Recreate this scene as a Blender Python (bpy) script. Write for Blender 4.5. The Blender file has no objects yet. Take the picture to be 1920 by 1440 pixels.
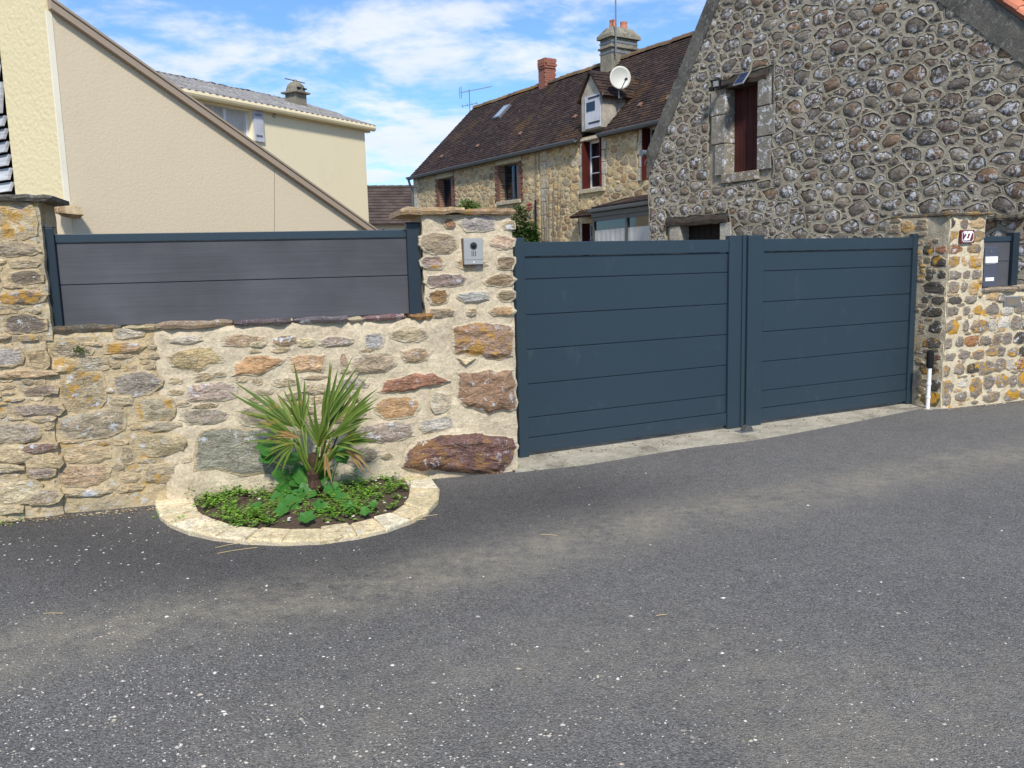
import bpy, math, random
import numpy as np
from mathutils import Vector, Matrix, noise as mnoise

# ------------------------------------------------------------------ camera, sky, sun, exposure
SC = bpy.context.scene
COL = SC.collection
EYE = Vector((0, 0, 1.6))
FPX, PITCH, ROLL = 1560.0, 8.2, -1.45
camd = bpy.data.cameras.new('camera')
camd.sensor_width = 36.0
camd.lens = FPX / 1920 * 36
camd.clip_start, camd.clip_end = 0.05, 3000
cam = bpy.data.objects.new('camera', camd)
COL.objects.link(cam)
CAMR = Matrix.Rotation(math.radians(90 - PITCH), 3, 'X') @ Matrix.Rotation(math.radians(ROLL), 3, 'Z')
cam.matrix_world = Matrix.Translation(EYE) @ CAMR.to_4x4()
SC.camera = cam

SUN_AZ, SUN_EL = 173.0, 46.0          # heading clockwise from +Y, elevation
SUN_STRENGTH, SUN_ANGLE = 3.0, 6.0
SKY_STRENGTH = 0.12
EXPOSURE = 0.62

w = bpy.data.worlds.new('World')
SC.world = w
w.use_nodes = True
wt = w.node_tree
wt.nodes.clear()
def wn(t, **kw):
    n = wt.nodes.new(t)
    for k, v in kw.items():
        if isinstance(v, bpy.types.NodeSocket):
            wt.links.new(v, n.inputs[k])
        else:
            n.inputs[k].default_value = v
    return n
sky = wt.nodes.new('ShaderNodeTexSky')
sky.sky_type = 'NISHITA'
sky.sun_disc = False
sky.sun_elevation = math.radians(SUN_EL)
sky.sun_rotation = math.radians(SUN_AZ)
sky.air_density = 1.0
sky.dust_density = 0.3
sky.ozone_density = 3.0
tc = wt.nodes.new('ShaderNodeTexCoord')
sep = wn('ShaderNodeSeparateXYZ', Vector=tc.outputs['Generated'])
def wmath(op, a, b=None):
    n = wt.nodes.new('ShaderNodeMath'); n.operation = op
    for i, v in enumerate((a, b)):
        if v is None: continue
        if isinstance(v, bpy.types.NodeSocket): wt.links.new(v, n.inputs[i])
        else: n.inputs[i].default_value = v
    return n.outputs[0]
zz = wmath('ADD', wmath('MAXIMUM', sep.outputs[2], 0.0), 0.14)
cx = wmath('DIVIDE', sep.outputs[0], zz)
cy = wmath('DIVIDE', sep.outputs[1], zz)
cmb = wn('ShaderNodeCombineXYZ', X=wmath('MULTIPLY', cx, 0.95), Y=wmath('MULTIPLY', cy, 1.0), Z=3.7)
n1 = wn('ShaderNodeTexNoise', Vector=cmb.outputs[0], Scale=2.1, Detail=10.0, Roughness=0.60, Distortion=0.15)
n2 = wn('ShaderNodeTexNoise', Vector=cmb.outputs[0], Scale=0.45, Detail=3.0, Roughness=0.5)
cl = wmath('ADD', wmath('MULTIPLY', n1.outputs['Fac'], 0.75), wmath('MULTIPLY', n2.outputs['Fac'], 0.25))
rmp = wn('ShaderNodeMapRange', Value=cl)
rmp.inputs['From Min'].default_value = 0.455
rmp.inputs['From Max'].default_value = 0.605
rmp.inputs['To Min'].default_value = 0.08
rmp.inputs['To Max'].default_value = 0.93
rmp.interpolation_type = 'SMOOTHSTEP'
n3 = wn('ShaderNodeTexNoise', Vector=cmb.outputs[0], Scale=3.0, Detail=5.0, Roughness=0.5)
ccol = wt.nodes.new('ShaderNodeMixRGB')
wt.links.new(n3.outputs['Fac'], ccol.inputs['Fac'])
ccol.inputs['Color1'].default_value = (4.1, 4.5, 5.3, 1)
ccol.inputs['Color2'].default_value = (5.6, 5.8, 6.1, 1)
skyb = wt.nodes.new('ShaderNodeMixRGB')
skyb.blend_type = 'MULTIPLY'
skyb.inputs['Fac'].default_value = 1.0
wt.links.new(sky.outputs[0], skyb.inputs['Color1'])
skyb.inputs['Color2'].default_value = (0.52, 0.80, 1.08, 1)
mixs = wt.nodes.new('ShaderNodeMixRGB')
wt.links.new(rmp.outputs[0], mixs.inputs['Fac'])
wt.links.new(skyb.outputs[0], mixs.inputs['Color1'])
wt.links.new(ccol.outputs[0], mixs.inputs['Color2'])
bg = wn('ShaderNodeBackground', Color=mixs.outputs[0], Strength=SKY_STRENGTH)
wo = wt.nodes.new('ShaderNodeOutputWorld')
wt.links.new(bg.outputs[0], wo.inputs['Surface'])

sund = bpy.data.lights.new('sun', 'SUN')
sund.energy = SUN_STRENGTH
sund.angle = math.radians(SUN_ANGLE)
sund.color = (1.0, 0.95, 0.87)
sun = bpy.data.objects.new('sun', sund)
COL.objects.link(sun)
sa, se = math.radians(SUN_AZ), math.radians(SUN_EL)
sdir = Vector((math.sin(sa) * math.cos(se), math.cos(sa) * math.cos(se), math.sin(se)))
sun.rotation_euler = sdir.to_track_quat('Z', 'Y').to_euler()
sun.location = sdir * 60

SC.view_settings.view_transform = 'Standard'
SC.view_settings.look = 'None'
SC.view_settings.exposure = EXPOSURE
SC.view_settings.gamma = 1.0
SC.view_settings.use_curve_mapping = False
SC.cycles.use_denoising = True
SC.cycles.max_bounces = 6

# ------------------------------------------------------------------ helpers
rnd = random.Random(7)
Z = Vector((0, 0, 1))

def ray(px, py):
    return (CAMR @ Vector(((px - 960) / FPX, -(py - 720) / FPX, -1.0))).normalized()
def heading(px, py):
    d = ray(px, py); return math.atan2(d.x, d.y)
def ground(px, py, z=0.0):
    d = ray(px, py); return EYE + d * ((z - EYE.z) / d.z)
def at_depth(px, py, y):
    d = ray(px, py); return EYE + d * (y / d.y)

class Frame:
    """vertical plane: U horizontal, Z up, N towards the camera"""
    def __init__(s, o, ang):
        s.o = Vector(o); s.o.z = 0
        s.U = Vector((math.sin(ang), math.cos(ang), 0))
        s.N = Vector((s.U.y, -s.U.x, 0))
        if s.N.dot(EYE - s.o) < 0: s.N = -s.N
    def p(s, u, v, d=0.0):
        return s.o + s.U * u + Z * v + s.N * d
    def uv(s, px, py, d=0.0):
        r = ray(px, py); o = s.o + s.N * d
        t = (o - EYE).dot(s.N) / r.dot(s.N)
        q = EYE + r * t - o
        return q.dot(s.U), q.z
    def u(s, px, py, d=0.0): return s.uv(px, py, d)[0]
    def v(s, px, py, d=0.0): return s.uv(px, py, d)[1]

def lin(c, k=1.0):
    r = []
    for x in c[:3]:
        x = x / 255.0
        r.append(k * (x / 12.92 if x <= 0.04045 else ((x + 0.055) / 1.055) ** 2.4))
    return tuple(r)

class MB:
    def __init__(s): s.v = []; s.f = []; s.t = []; s.e = []
    def add(s, verts, faces, tint=None, edge=None):
        b = len(s.v)
        if edge is not None: s.e += list(edge)
        s.v += [tuple(x) for x in verts]
        s.f += [tuple(i + b for i in f) for f in faces]
        if tint is not None: s.t += [tint] * len(faces)
        return s
    def hexa(s, p, tint=None):
        return s.add(p, [(0, 3, 2, 1), (4, 5, 6, 7), (0, 1, 5, 4), (1, 2, 6, 5), (2, 3, 7, 6), (3, 0, 4, 7)], tint)
    def box(s, fr, u0, u1, v0, v1, d0, d1, tint=None):
        P = fr.p
        return s.hexa([P(u0, v0, d0), P(u1, v0, d0), P(u1, v0, d1), P(u0, v0, d1),
                       P(u0, v1, d0), P(u1, v1, d0), P(u1, v1, d1), P(u0, v1, d1)], tint)
    def prism(s, fr, poly, d0, d1, tint=None):
        n = len(poly)
        vs = [fr.p(a, b, d1) for a, b in poly] + [fr.p(a, b, d0) for a, b in poly]
        fs = [tuple(range(n)), tuple(range(2 * n - 1, n - 1, -1))] + \
             [(i, i + n, (i + 1) % n + n, (i + 1) % n) for i in range(n)]
        return s.add(vs, fs, tint)
    def tube(s, pts, rad, n=8, cap=True):
        pts = [Vector(p) for p in pts]
        if not hasattr(rad, '__len__'): rad = [rad] * len(pts)
        vs = []; fs = []
        for i, p in enumerate(pts):
            t = (pts[min(i + 1, len(pts) - 1)] - pts[max(i - 1, 0)]).normalized()
            a = t.cross(Vector((0, 0, 1)) if abs(t.z) < 0.9 else Vector((1, 0, 0))).normalized()
            b = t.cross(a)
            for k in range(n):
                th = 2 * math.pi * k / n
                vs.append(p + (a * math.cos(th) + b * math.sin(th)) * rad[i])
        for i in range(len(pts) - 1):
            for k in range(n):
                fs.append((i * n + k, i * n + (k + 1) % n, (i + 1) * n + (k + 1) % n, (i + 1) * n + k))
        if cap:
            fs.append(tuple(range(n - 1, -1, -1)))
            fs.append(tuple((len(pts) - 1) * n + k for k in range(n)))
        return s.add(vs, fs)
    def build(s, name, mat, parent=None, smooth=False, bevel=0.0, center=True):
        co = np.array(s.v, dtype=float)
        c = (co.min(0) + co.max(0)) / 2 if center else np.zeros(3)
        me = bpy.data.meshes.new(name)
        me.from_pydata((co - c).tolist(), [], s.f)
        if s.t:
            at = me.attributes.new('tint', 'FLOAT', 'FACE')
            at.data.foreach_set('value', np.array(s.t, dtype=np.float32))
        if s.e:
            at = me.attributes.new('edge', 'FLOAT', 'POINT')
            at.data.foreach_set('value', np.array(s.e, dtype=np.float32))
        if smooth:
            me.polygons.foreach_set('use_smooth', [True] * len(me.polygons))
        me.materials.append(mat)
        me.update()
        o = bpy.data.objects.new(name, me)
        COL.objects.link(o)
        place(o, Vector(c), parent)
        if bevel:
            b = o.modifiers.new('bevel', 'BEVEL'); b.width = bevel; b.segments = 2; b.limit_method = 'ANGLE'
        return o

WL = {}
def place(o, loc, parent=None):
    WL[o.name] = Vector(loc)
    if parent is not None:
        o.parent = parent
        o.location = Vector(loc) - WL[parent.name]
    else:
        o.location = loc

def tag(o, label, cat=None, group=None):
    o['label'] = label
    if cat: o['category'] = cat
    if group: o['group'] = group
    return o
def thing(name, label, cat, loc, group=None):
    o = bpy.data.objects.new(name, None)
    o.empty_display_size = 0.2
    COL.objects.link(o)
    place(o, Vector(loc))
    return tag(o, label, cat, group)
def structure(o): o['kind'] = 'structure'; return o
def stuff(o): o['kind'] = 'stuff'; return o

# ------------------------------------------------------------------ materials
class NT:
    def __init__(s, name):
        s.m = bpy.data.materials.new(name); s.m.use_nodes = True
        s.t = s.m.node_tree
        s.b = s.t.nodes['Principled BSDF']
        s.pos = s.t.nodes.new('ShaderNodeNewGeometry').outputs['Position']
    def n(s, typ, out=0, **kw):
        nd = s.t.nodes.new('ShaderNode' + typ)
        for k, v in kw.items():
            if k in nd.inputs:
                if isinstance(v, bpy.types.NodeSocket): s.t.links.new(v, nd.inputs[k])
                else: nd.inputs[k].default_value = v
            else: setattr(nd, k, v)
        return nd.outputs[out]
    def math(s, op, a, b=0.0, c=None):
        nd = s.t.nodes.new('ShaderNodeMath'); nd.operation = op
        for i, v in enumerate((a, b, c)):
            if v is None: continue
            if isinstance(v, bpy.types.NodeSocket): s.t.links.new(v, nd.inputs[i])
            else: nd.inputs[i].default_value = v
        return nd.outputs[0]
    def noise(s, scale, detail=4, rough=0.55, vec=None, dist=0.0):
        return s.n('TexNoise', Vector=vec if vec is not None else s.pos, Scale=scale, Detail=detail, Roughness=rough, Distortion=dist)
    def voro(s, scale, vec=None, feature='F1', out=0, rand=1.0):
        return s.n('TexVoronoi', out=out, Vector=vec if vec is not None else s.pos, Scale=scale, feature=feature, Randomness=rand)
    def mapv(s, sc=(1, 1, 1), rot=(0, 0, 0), vec=None):
        return s.n('Mapping', Vector=vec if vec is not None else s.pos, Scale=sc, Rotation=rot)
    def rng(s, v, a, b, c=0.0, d=1.0):
        nd = s.t.nodes.new('ShaderNodeMapRange')
        s.t.links.new(v, nd.inputs['Value'])
        for k, x in (('From Min', a), ('From Max', b), ('To Min', c), ('To Max', d)): nd.inputs[k].default_value = x
        return nd.outputs[0]
    def mix(s, f, a, b, mode='MIX'):
        nd = s.t.nodes.new('ShaderNodeMixRGB'); nd.blend_type = mode
        for k, v in (('Fac', f), ('Color1', a), ('Color2', b)):
            if isinstance(v, bpy.types.NodeSocket): s.t.links.new(v, nd.inputs[k])
            elif k == 'Fac': nd.inputs[k].default_value = v
            else: nd.inputs[k].default_value = (*v[:3], 1)
        return nd.outputs[0]
    def ramp(s, v, stops):
        nd = s.t.nodes.new('ShaderNodeValToRGB')
        s.t.links.new(v, nd.inputs[0])
        e = nd.color_ramp.elements
        while len(e) < len(stops): e.new(0.5)
        for i, (p, c) in enumerate(stops):
            e[i].position = p; e[i].color = (*c[:3], 1)
        return nd.outputs[0]
    def bump(s, h, dist, strength=1.0, normal=None):
        nd = s.t.nodes.new('ShaderNodeBump')
        nd.inputs['Strength'].default_value = strength
        nd.inputs['Distance'].default_value = dist
        s.t.links.new(h, nd.inputs['Height'])
        if normal is not None: s.t.links.new(normal, nd.inputs['Normal'])
        return nd.outputs[0]
    def fin(s, col=None, rough=0.85, normal=None, **kw):
        if col is not None:
            if isinstance(col, bpy.types.NodeSocket): s.t.links.new(col, s.b.inputs['Base Color'])
            else: s.b.inputs['Base Color'].default_value = (*col[:3], 1)
        if isinstance(rough, bpy.types.NodeSocket): s.t.links.new(rough, s.b.inputs['Roughness'])
        else: s.b.inputs['Roughness'].default_value = rough
        if normal is not None: s.t.links.new(normal, s.b.inputs['Normal'])
        for k, v in kw.items():
            k = k.replace('_', ' ')
            if isinstance(v, bpy.types.NodeSocket): s.t.links.new(v, s.b.inputs[k])
            else: s.b.inputs[k].default_value = v
        return s.m

def plain(name, rgb, rough=0.7, var=0.12, scale=6.0, bump=0.0, bscale=40.0, metallic=0.0, spec=0.5):
    t = NT(name)
    nz = t.noise(scale, 5)
    c = lin(rgb)
    col = t.mix(nz, tuple(x * (1 - var) for x in c), tuple(min(1, x * (1 + var)) for x in c))
    nm = t.bump(t.noise(bscale, 4), bump) if bump else None
    return t.fin(col, rough, nm, Metallic=metallic, Specular_IOR_Level=spec)

def stone_mat(name, white=0.0, orange=0.0, dark=0.25, island=False, palette=None, bump=0.012, strata=2.4, smear=None, sw=0.5, contrast=0.36, wscale=14.0):
    t = NT(name)
    if island:
        rr = t.n('NewGeometry', out=8)
        base = t.ramp(rr, [(i / (len(palette) - 1), lin(c)) for i, c in enumerate(palette)])
        alpha = None
    else:
        oi = t.t.nodes.new('ShaderNodeObjectInfo')
        base = oi.outputs['Color']; alpha = oi.outputs['Alpha']
        rr = oi.outputs['Random']
    off = t.n('CombineXYZ', X=t.math('MULTIPLY', rr, 37.0), Y=t.math('MULTIPLY', rr, 91.0), Z=t.math('MULTIPLY', rr, 53.0))
    va = t.n('VectorMath', operation='ADD')
    vn = t.t.nodes.new('ShaderNodeVectorMath'); vn.operation = 'ADD'
    t.t.links.new(t.pos, vn.inputs[0]); t.t.links.new(off, vn.inputs[1])
    P = vn.outputs[0]
    PS = t.mapv((1, 1, strata), (0.15, 0.1, 0), P)
    big = t.noise(7.0, 6, 0.62, PS, 0.4)
    fine = t.noise(38.0, 6, 0.68, PS, 0.3)
    f1 = t.rng(big, 0.3, 0.7, 1 - contrast, 1 + contrast)
    col = t.mix(1.0, base, t.n('CombineColor', Red=f1, Green=f1, Blue=f1), 'MULTIPLY')
    f2 = t.rng(fine, 0.32, 0.70, 0.62, 1.34)
    col = t.mix(1.0, col, t.n('CombineColor', Red=f2, Green=f2, Blue=f2), 'MULTIPLY')
    crk = t.voro(11.0, t.mapv((1, 1, 2.2), (0.3, 0.2, 0), P), 'DISTANCE_TO_EDGE')
    cw = t.noise(6.0, 5, 0.7, P)
    ck = t.math('MULTIPLY', t.rng(crk, 0.004, 0.030, 0.5, 0), t.rng(cw, 0.48, 0.60))
    col = t.mix(ck, col, t.mix(1.0, col, (0.28, 0.25, 0.22), 'MULTIPLY'))
    grit = t.rng(t.noise(120.0, 3, 0.6, P), 0.35, 0.65, 0.80, 1.20)
    col = t.mix(1.0, col, t.n('CombineColor', Red=grit, Green=grit, Blue=grit), 'MULTIPLY')
    rust = t.rng(t.noise(5.0, 4, 0.5, P), 0.55, 0.75, 0, 0.25)
    col = t.mix(rust, col, t.mix(1.0, col, (1.25, 0.86, 0.58), 'MULTIPLY'))
    if dark:
        dk = t.rng(t.noise(16.0, 7, 0.75, P), 0.60, 0.70, 0, dark * 2.2)
        col = t.mix(dk, col, (0.055, 0.05, 0.045))
    if white:
        wl = t.math('MULTIPLY', t.rng(t.noise(wscale, 7, 0.72, P, 0.4), 0.62 - 0.11 * white, 0.65 - 0.11 * white, 0, 0.95),
                    t.rng(t.noise(2.3, 3, 0.5, P), 0.45, 0.55, 0.15, 1))
        col = t.mix(wl, col, (0.60, 0.61, 0.62))
        sp = t.rng(t.voro(48.0, P), 0.10, 0.24, 0.8, 0)
        sp = t.math('MULTIPLY', sp, t.rng(t.noise(9.0, 3, 0.5, P), 0.5, 0.6, 0, 1))
        col = t.mix(sp, col, (0.55, 0.55, 0.54))
    if orange:
        ol = t.rng(t.noise(11.0, 6, 0.6, P, 0.5), 0.51, 0.56, 0, 1)
        if alpha is not None:
            ol = t.math('MULTIPLY', ol, t.rng(alpha, 0.0, 1.0, 0.0, 1.0))
        oc = t.mix(t.noise(30.0, 3), (0.58, 0.28, 0.02), (0.42, 0.25, 0.04))
        col = t.mix(t.math('MULTIPLY', ol, orange), col, oc)
    if smear:                                   # pointing mortar lapped over the stone's broken edge
        ea = t.n('Attribute', out=2, attribute_name='edge')
        ev_ = t.math('SUBTRACT', t.math('MULTIPLY', t.noise(13.0, 6, 0.7, P, 0.3), 1.0), t.math('MULTIPLY', ea, 1.0 / sw))
        sf = t.rng(ev_, 0.16, 0.30, 0, 0.96)
        mc = t.mix(t.noise(40.0, 4, 0.6), tuple(x * 0.88 for x in lin(smear)), tuple(x * 1.1 for x in lin(smear)))
        col = t.mix(sf, col, mc)
    h = t.math('SUBTRACT', t.math('ADD', t.math('MULTIPLY', big, 1.0), t.math('MULTIPLY', fine, 0.7)), t.math('MULTIPLY', ck, 0.35))
    nm = t.bump(h, bump * 1.7)
    return t.fin(col, t.rng(fine, 0.2, 0.8, 0.7, 0.95), nm, Specular_IOR_Level=0.3)

def mortar_mat(name, c1, c2, bump=0.006, dirt=None, dirtamt=0.5, orange=0.0, scale=3.0, lichen=0.0):
    t = NT(name)
    a = t.noise(scale, 6, 0.6); b = t.noise(55.0, 5, 0.7); c = t.noise(170.0, 2, 0.5)
    col = t.mix(t.rng(a, 0.32, 0.68), lin(c1), lin(c2))
    f2 = t.math('MULTIPLY', t.rng(b, 0.3, 0.7, 0.76, 1.22), t.rng(t.noise(13.0, 6, 0.7, None, 0.6), 0.3, 0.7, 0.84, 1.14))
    col = t.mix(1.0, col, t.n('CombineColor', Red=f2, Green=f2, Blue=f2), 'MULTIPLY')
    if dirt:
        dm = t.rng(t.noise(2.2, 7, 0.68, None, 0.5), 0.50, 0.66, 0, dirtamt)
        col = t.mix(dm, col, lin(dirt))
    if lichen:
        wl = t.rng(t.noise(17.0, 8, 0.75, None, 0.3), 0.54, 0.62, 0, lichen)
        col = t.mix(wl, col, (0.55, 0.54, 0.50))
        dk = t.rng(t.noise(23.0, 8, 0.75), 0.585, 0.65, 0, lichen)
        col = t.mix(dk, col, (0.06, 0.055, 0.05))
    if orange:
        ol = t.rng(t.noise(9.0, 6, 0.6, None, 0.4), 0.585, 0.62, 0, orange)
        ol = t.math('MULTIPLY', ol, t.rng(t.noise(1.6, 2), 0.46, 0.54))
        col = t.mix(ol, col, (0.50, 0.26, 0.025))
    h = t.math('ADD', t.math('MULTIPLY', a, 0.8), t.math('ADD', t.math('MULTIPLY', b, 0.6), t.math('MULTIPLY', c, 0.25)))
    return t.fin(col, 0.95, t.bump(h, bump * 2.0), Specular_IOR_Level=0.2)

def render_mat(name, rgb, bump=0.004, scale=60.0, var=0.05):
    t = NT(name)
    big = t.noise(0.9, 5, 0.6)
    st = t.noise(3.0, 5, 0.6, t.mapv((3, 3, 0.35)))
    c = lin(rgb)
    col = t.mix(big, tuple(x * (1 - var) for x in c), tuple(x * (1 + var) for x in c))
    grime = t.rng(t.noise(1.7, 8, 0.7, t.mapv((1.4, 1.4, 0.7)), 0.4), 0.55, 0.75, 0, 0.07)
    col = t.mix(grime, col, lin((128, 118, 100)))
    f = t.rng(st, 0.3, 0.7, 0.995, 1.005)
    col = t.mix(1.0, col, t.n('CombineColor', Red=f, Green=f, Blue=f), 'MULTIPLY')
    vv = t.voro(scale, t.mapv((1, 1, 1.5)), 'SMOOTH_F1')
    h = t.math('ADD', t.math('MULTIPLY', vv, -0.7), t.noise(scale * 0.9, 3))
    return t.fin(col, 0.92, t.bump(h, bump * 2.0), Specular_IOR_Level=0.2)

def paint_mat(name, rgb, rough=0.42, streak=0.0):
    t = NT(name)
    c = lin(rgb)
    n1 = t.noise(0.8, 4, 0.5)
    col = t.mix(n1, tuple(x * 0.96 for x in c), tuple(x * 1.05 for x in c))
    dust = t.rng(t.noise(5.0, 8, 0.75, t.mapv((1, 1, 0.6))), 0.58, 0.85, 0, 0.12)
    col = t.mix(dust, col, lin((150, 148, 142)))
    nm = t.bump(t.noise(350.0, 2), 0.0006)
    return t.fin(col, t.rng(n1, 0.3, 0.7, rough - 0.06, rough + 0.1), nm, Specular_IOR_Level=0.35)

def tile_mat(name, palette, lichen=0.0, lc=(205, 195, 180), moss=None):
    t = NT(name)
    a = t.n('Attribute', out=2, attribute_name='tint')
    col = t.ramp(a, [(i / (len(palette) - 1), lin(c)) for i, c in enumerate(palette)])
    nz = t.noise(1.2, 6, 0.65)
    f = t.rng(nz, 0.3, 0.7, 0.7, 1.3)
    col = t.mix(1.0, col, t.n('CombineColor', Red=f, Green=f, Blue=f), 'MULTIPLY')
    if moss:
        col = t.mix(t.rng(t.noise(0.9, 6, 0.62), 0.55, 0.72, 0, 0.75), col, lin(moss))
    if lichen:
        l = t.rng(t.noise(16.0, 5, 0.7), 0.63, 0.68, 0, lichen)
        col = t.mix(l, col, lin(lc))
    return t.fin(col, 0.85, t.bump(t.noise(40.0, 4), 0.006), Specular_IOR_Level=0.25)

def wood_mat(name, c1, c2, rough=0.8, grain=(60, 60, 3), bump=0.004):
    t = NT(name)
    P = t.mapv(grain)
    a = t.noise(1.0, 6, 0.65, P, 0.4)
    b = t.noise(2.0, 4)
    col = t.mix(t.rng(a, 0.3, 0.7), lin(c1), lin(c2))
    f = t.rng(b, 0.3, 0.7, 0.8, 1.2)
    col = t.mix(1.0, col, t.n('CombineColor', Red=f, Green=f, Blue=f), 'MULTIPLY')
    return t.fin(col, rough, t.bump(a, bump), Specular_IOR_Level=0.3)

def leaf_mat(name, c1, c2, c3=None, rough=0.5):
    t = NT(name)
    rr = t.n('NewGeometry', out=8)
    col = t.mix(rr, lin(c1), lin(c2))
    if c3: col = t.mix(t.rng(t.noise(9.0, 4, 0.6), 0.56, 0.68, 0, 0.8), col, lin(c3))
    tr = t.n('BsdfTranslucent', Color=t.mix(1.0, col, (1.3, 1.3, 0.7), 'MULTIPLY'))
    t.fin(col, rough, None, Specular_IOR_Level=0.35)
    mx = t.n('MixShader', Fac=0.22)
    nd = mx.node
    t.t.links.new(t.b.outputs[0], nd.inputs[1]); t.t.links.new(tr, nd.inputs[2])
    t.t.links.new(mx, t.t.nodes['Material Output'].inputs['Surface'])
    return t.m

def glass_mat(name, tint=(20, 24, 28), rough=0.04):
    t = NT(name)
    t.fin(lin(tint), rough, None, Specular_IOR_Level=0.8)
    return t.m

K = {}
K['stone'] = stone_mat('rubble_stone', white=0.45, orange=0.9, dark=0.35, bump=0.014, smear=(190, 170, 134), sw=0.75)
K['stone_new'] = stone_mat('fresh_rubble_stone', white=0.35, orange=0.9, dark=0.15, bump=0.016, contrast=0.36, smear=(206, 192, 164), sw=0.7)
K['cobble'] = stone_mat('lichen_cobble', white=0.4, orange=1.0, dark=0.3, bump=0.010, smear=(196, 180, 148), sw=0.22)
BARN_PAL = [(108, 100, 90), (118, 110, 98), (116, 98, 82), (106, 99, 91), (136, 128, 116), (106, 92, 82), (132, 108, 86), (100, 95, 88), (124, 117, 106)]
HOUSE_PAL = [(172, 152, 116), (184, 166, 132), (160, 132, 96), (150, 138, 116), (190, 168, 126), (146, 122, 94), (178, 152, 108), (166, 152, 128)]
BARN_PAL = [(min(255, int(c[0] * 1.05)), min(255, int(c[1] * 1.03)), int(c[2] * 0.99)) for c in BARN_PAL]
HOUSE_PAL = [tuple(min(255, int(x * 1.06)) for x in c) for c in HOUSE_PAL]
K['barn_stone'] = stone_mat('barn_fieldstone', white=1.0, orange=0.2, dark=0.5, bump=0.020, wscale=15.0, smear=(160, 150, 130), sw=0.42)
K['barn_stone_far'] = stone_mat('barn_fieldstone_small', white=1.0, dark=0.4, island=True, palette=BARN_PAL, bump=0.020, wscale=15.0, smear=(160, 150, 130), sw=0.42)
K['house_stone'] = stone_mat('house_sandstone', white=0.1, dark=0.2, bump=0.010, smear=(188, 170, 134), sw=0.4)
K['house_stone_far'] = stone_mat('house_sandstone_small', white=0.1, dark=0.15, island=True, palette=HOUSE_PAL, bump=0.010, smear=(188, 170, 134), sw=0.4)
K['ashlar'] = stone_mat('pale_dressed_stone', white=0.75, orange=0.1, dark=0.15, bump=0.006, contrast=0.25, wscale=12)
K['slate'] = stone_mat('coping_slate', white=0.35, orange=0.6, dark=0.3, bump=0.012, strata=9.0)
K['mortar_old'] = mortar_mat('old_lime_mortar', (200, 178, 138), (176, 160, 130), 0.010, (136, 124, 104), 0.6, orange=0.7, lichen=0.75)
K['mortar_new'] = mortar_mat('fresh_lime_mortar', (205, 190, 162), (188, 172, 146), 0.007)
K['mortar_barn'] = mortar_mat('grey_barn_mortar', (178, 168, 147), (152, 143, 124), 0.012, (98, 92, 80), 0.5, lichen=0.30)
K['mortar_house'] = mortar_mat('cream_house_mortar', (206, 188, 150), (188, 170, 134), 0.006, (140, 128, 108), 0.4)
K['mortar_right'] = mortar_mat('pale_pointing', (208, 195, 168), (196, 181, 150), 0.006, orange=0.95)
K['mortar_weathered_shaded'] = mortar_mat('weathered_lichened_shaded_pointing', (176, 164, 140), (148, 138, 118), 0.008, (104, 97, 84), 0.6, orange=0.4, lichen=0.45)  # weathering and lichen, with the side face's shade mixed into the darker tone
K['cement'] = mortar_mat('grey_cement_band', (112, 108, 98), (92, 90, 84), 0.010, (58, 56, 53), 0.7, lichen=0.3)
K['cream'] = render_mat('cream_roughcast', (222, 206, 164), 0.0022, 24.0)
K['beige'] = render_mat('beige_fine_roughcast', (216, 198, 167), 0.0006, 40.0)
K['yellow'] = render_mat('pale_yellow_render', (230, 217, 182), 0.001, 40.0)
K['paint'] = paint_mat('anthracite_powder_coat', (43, 57, 66))
K['paint_dark'] = paint_mat('dark_anthracite_aluminium', (34, 46, 54))
K['composite'] = wood_mat('grey_composite_board', (73, 73, 77), (80, 80, 84), 0.75, (1.5, 1.5, 70), 0.0012)
K['grey_alu'] = plain('dark_grey_aluminium', (76, 75, 73), 0.5, 0.08)
K['white_pvc'] = plain('white_painted_wood', (222, 224, 228), 0.5, 0.06)
K['white_shutter'] = wood_mat('weathered_white_boards', (196, 198, 204), (172, 172, 178), 0.75)
K['red_wood'] = wood_mat('oxblood_boards', (86, 30, 22), (66, 24, 18), 0.6)
K['old_red_wood'] = wood_mat('weathered_oxblood_boards', (84, 40, 34), (56, 26, 24), 0.8)
K['dark_wood'] = wood_mat('dark_weathered_wood', (52, 44, 38), (84, 74, 64), 0.9, (6, 6, 90), 0.012)
K['door_wood'] = wood_mat('dark_plank_wood', (44, 34, 30), (32, 26, 24), 0.85)
K['grey_wood'] = wood_mat('silvered_slat_wood', (196, 198, 200), (150, 150, 150), 0.85, (3, 3, 50), 0.004)
K['zinc'] = plain('zinc_gutter', (104, 110, 114), 0.5, 0.15, metallic=0.3)
K['brick'] = plain('red_brick', (146, 92, 76), 0.9, 0.3, 14.0, 0.006)
K['brick2'] = plain('dark_red_brick', (122, 84, 70), 0.9, 0.3, 14.0, 0.006)
K['terracotta'] = plain('terracotta', (184, 120, 92), 0.85, 0.2)
K['tan_trim'] = plain('taupe_fascia', (166, 146, 124), 0.6, 0.06)
K['cream_trim'] = plain('cream_gutter', (224, 208, 168), 0.5, 0.06)
K['concrete'] = mortar_mat('threshold_concrete', (186, 178, 158), (150, 143, 126), 0.006, (92, 86, 72), 0.75, lichen=0.25)
K['concrete2'] = mortar_mat('grey_chimney_concrete', (146, 138, 118), (118, 112, 98), 0.006, (66, 64, 58), 0.7, lichen=0.4)
K['lintel'] = mortar_mat('pale_lintel', (198, 186, 158), (178, 168, 144), 0.003, (140, 132, 116), 0.4)
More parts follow.
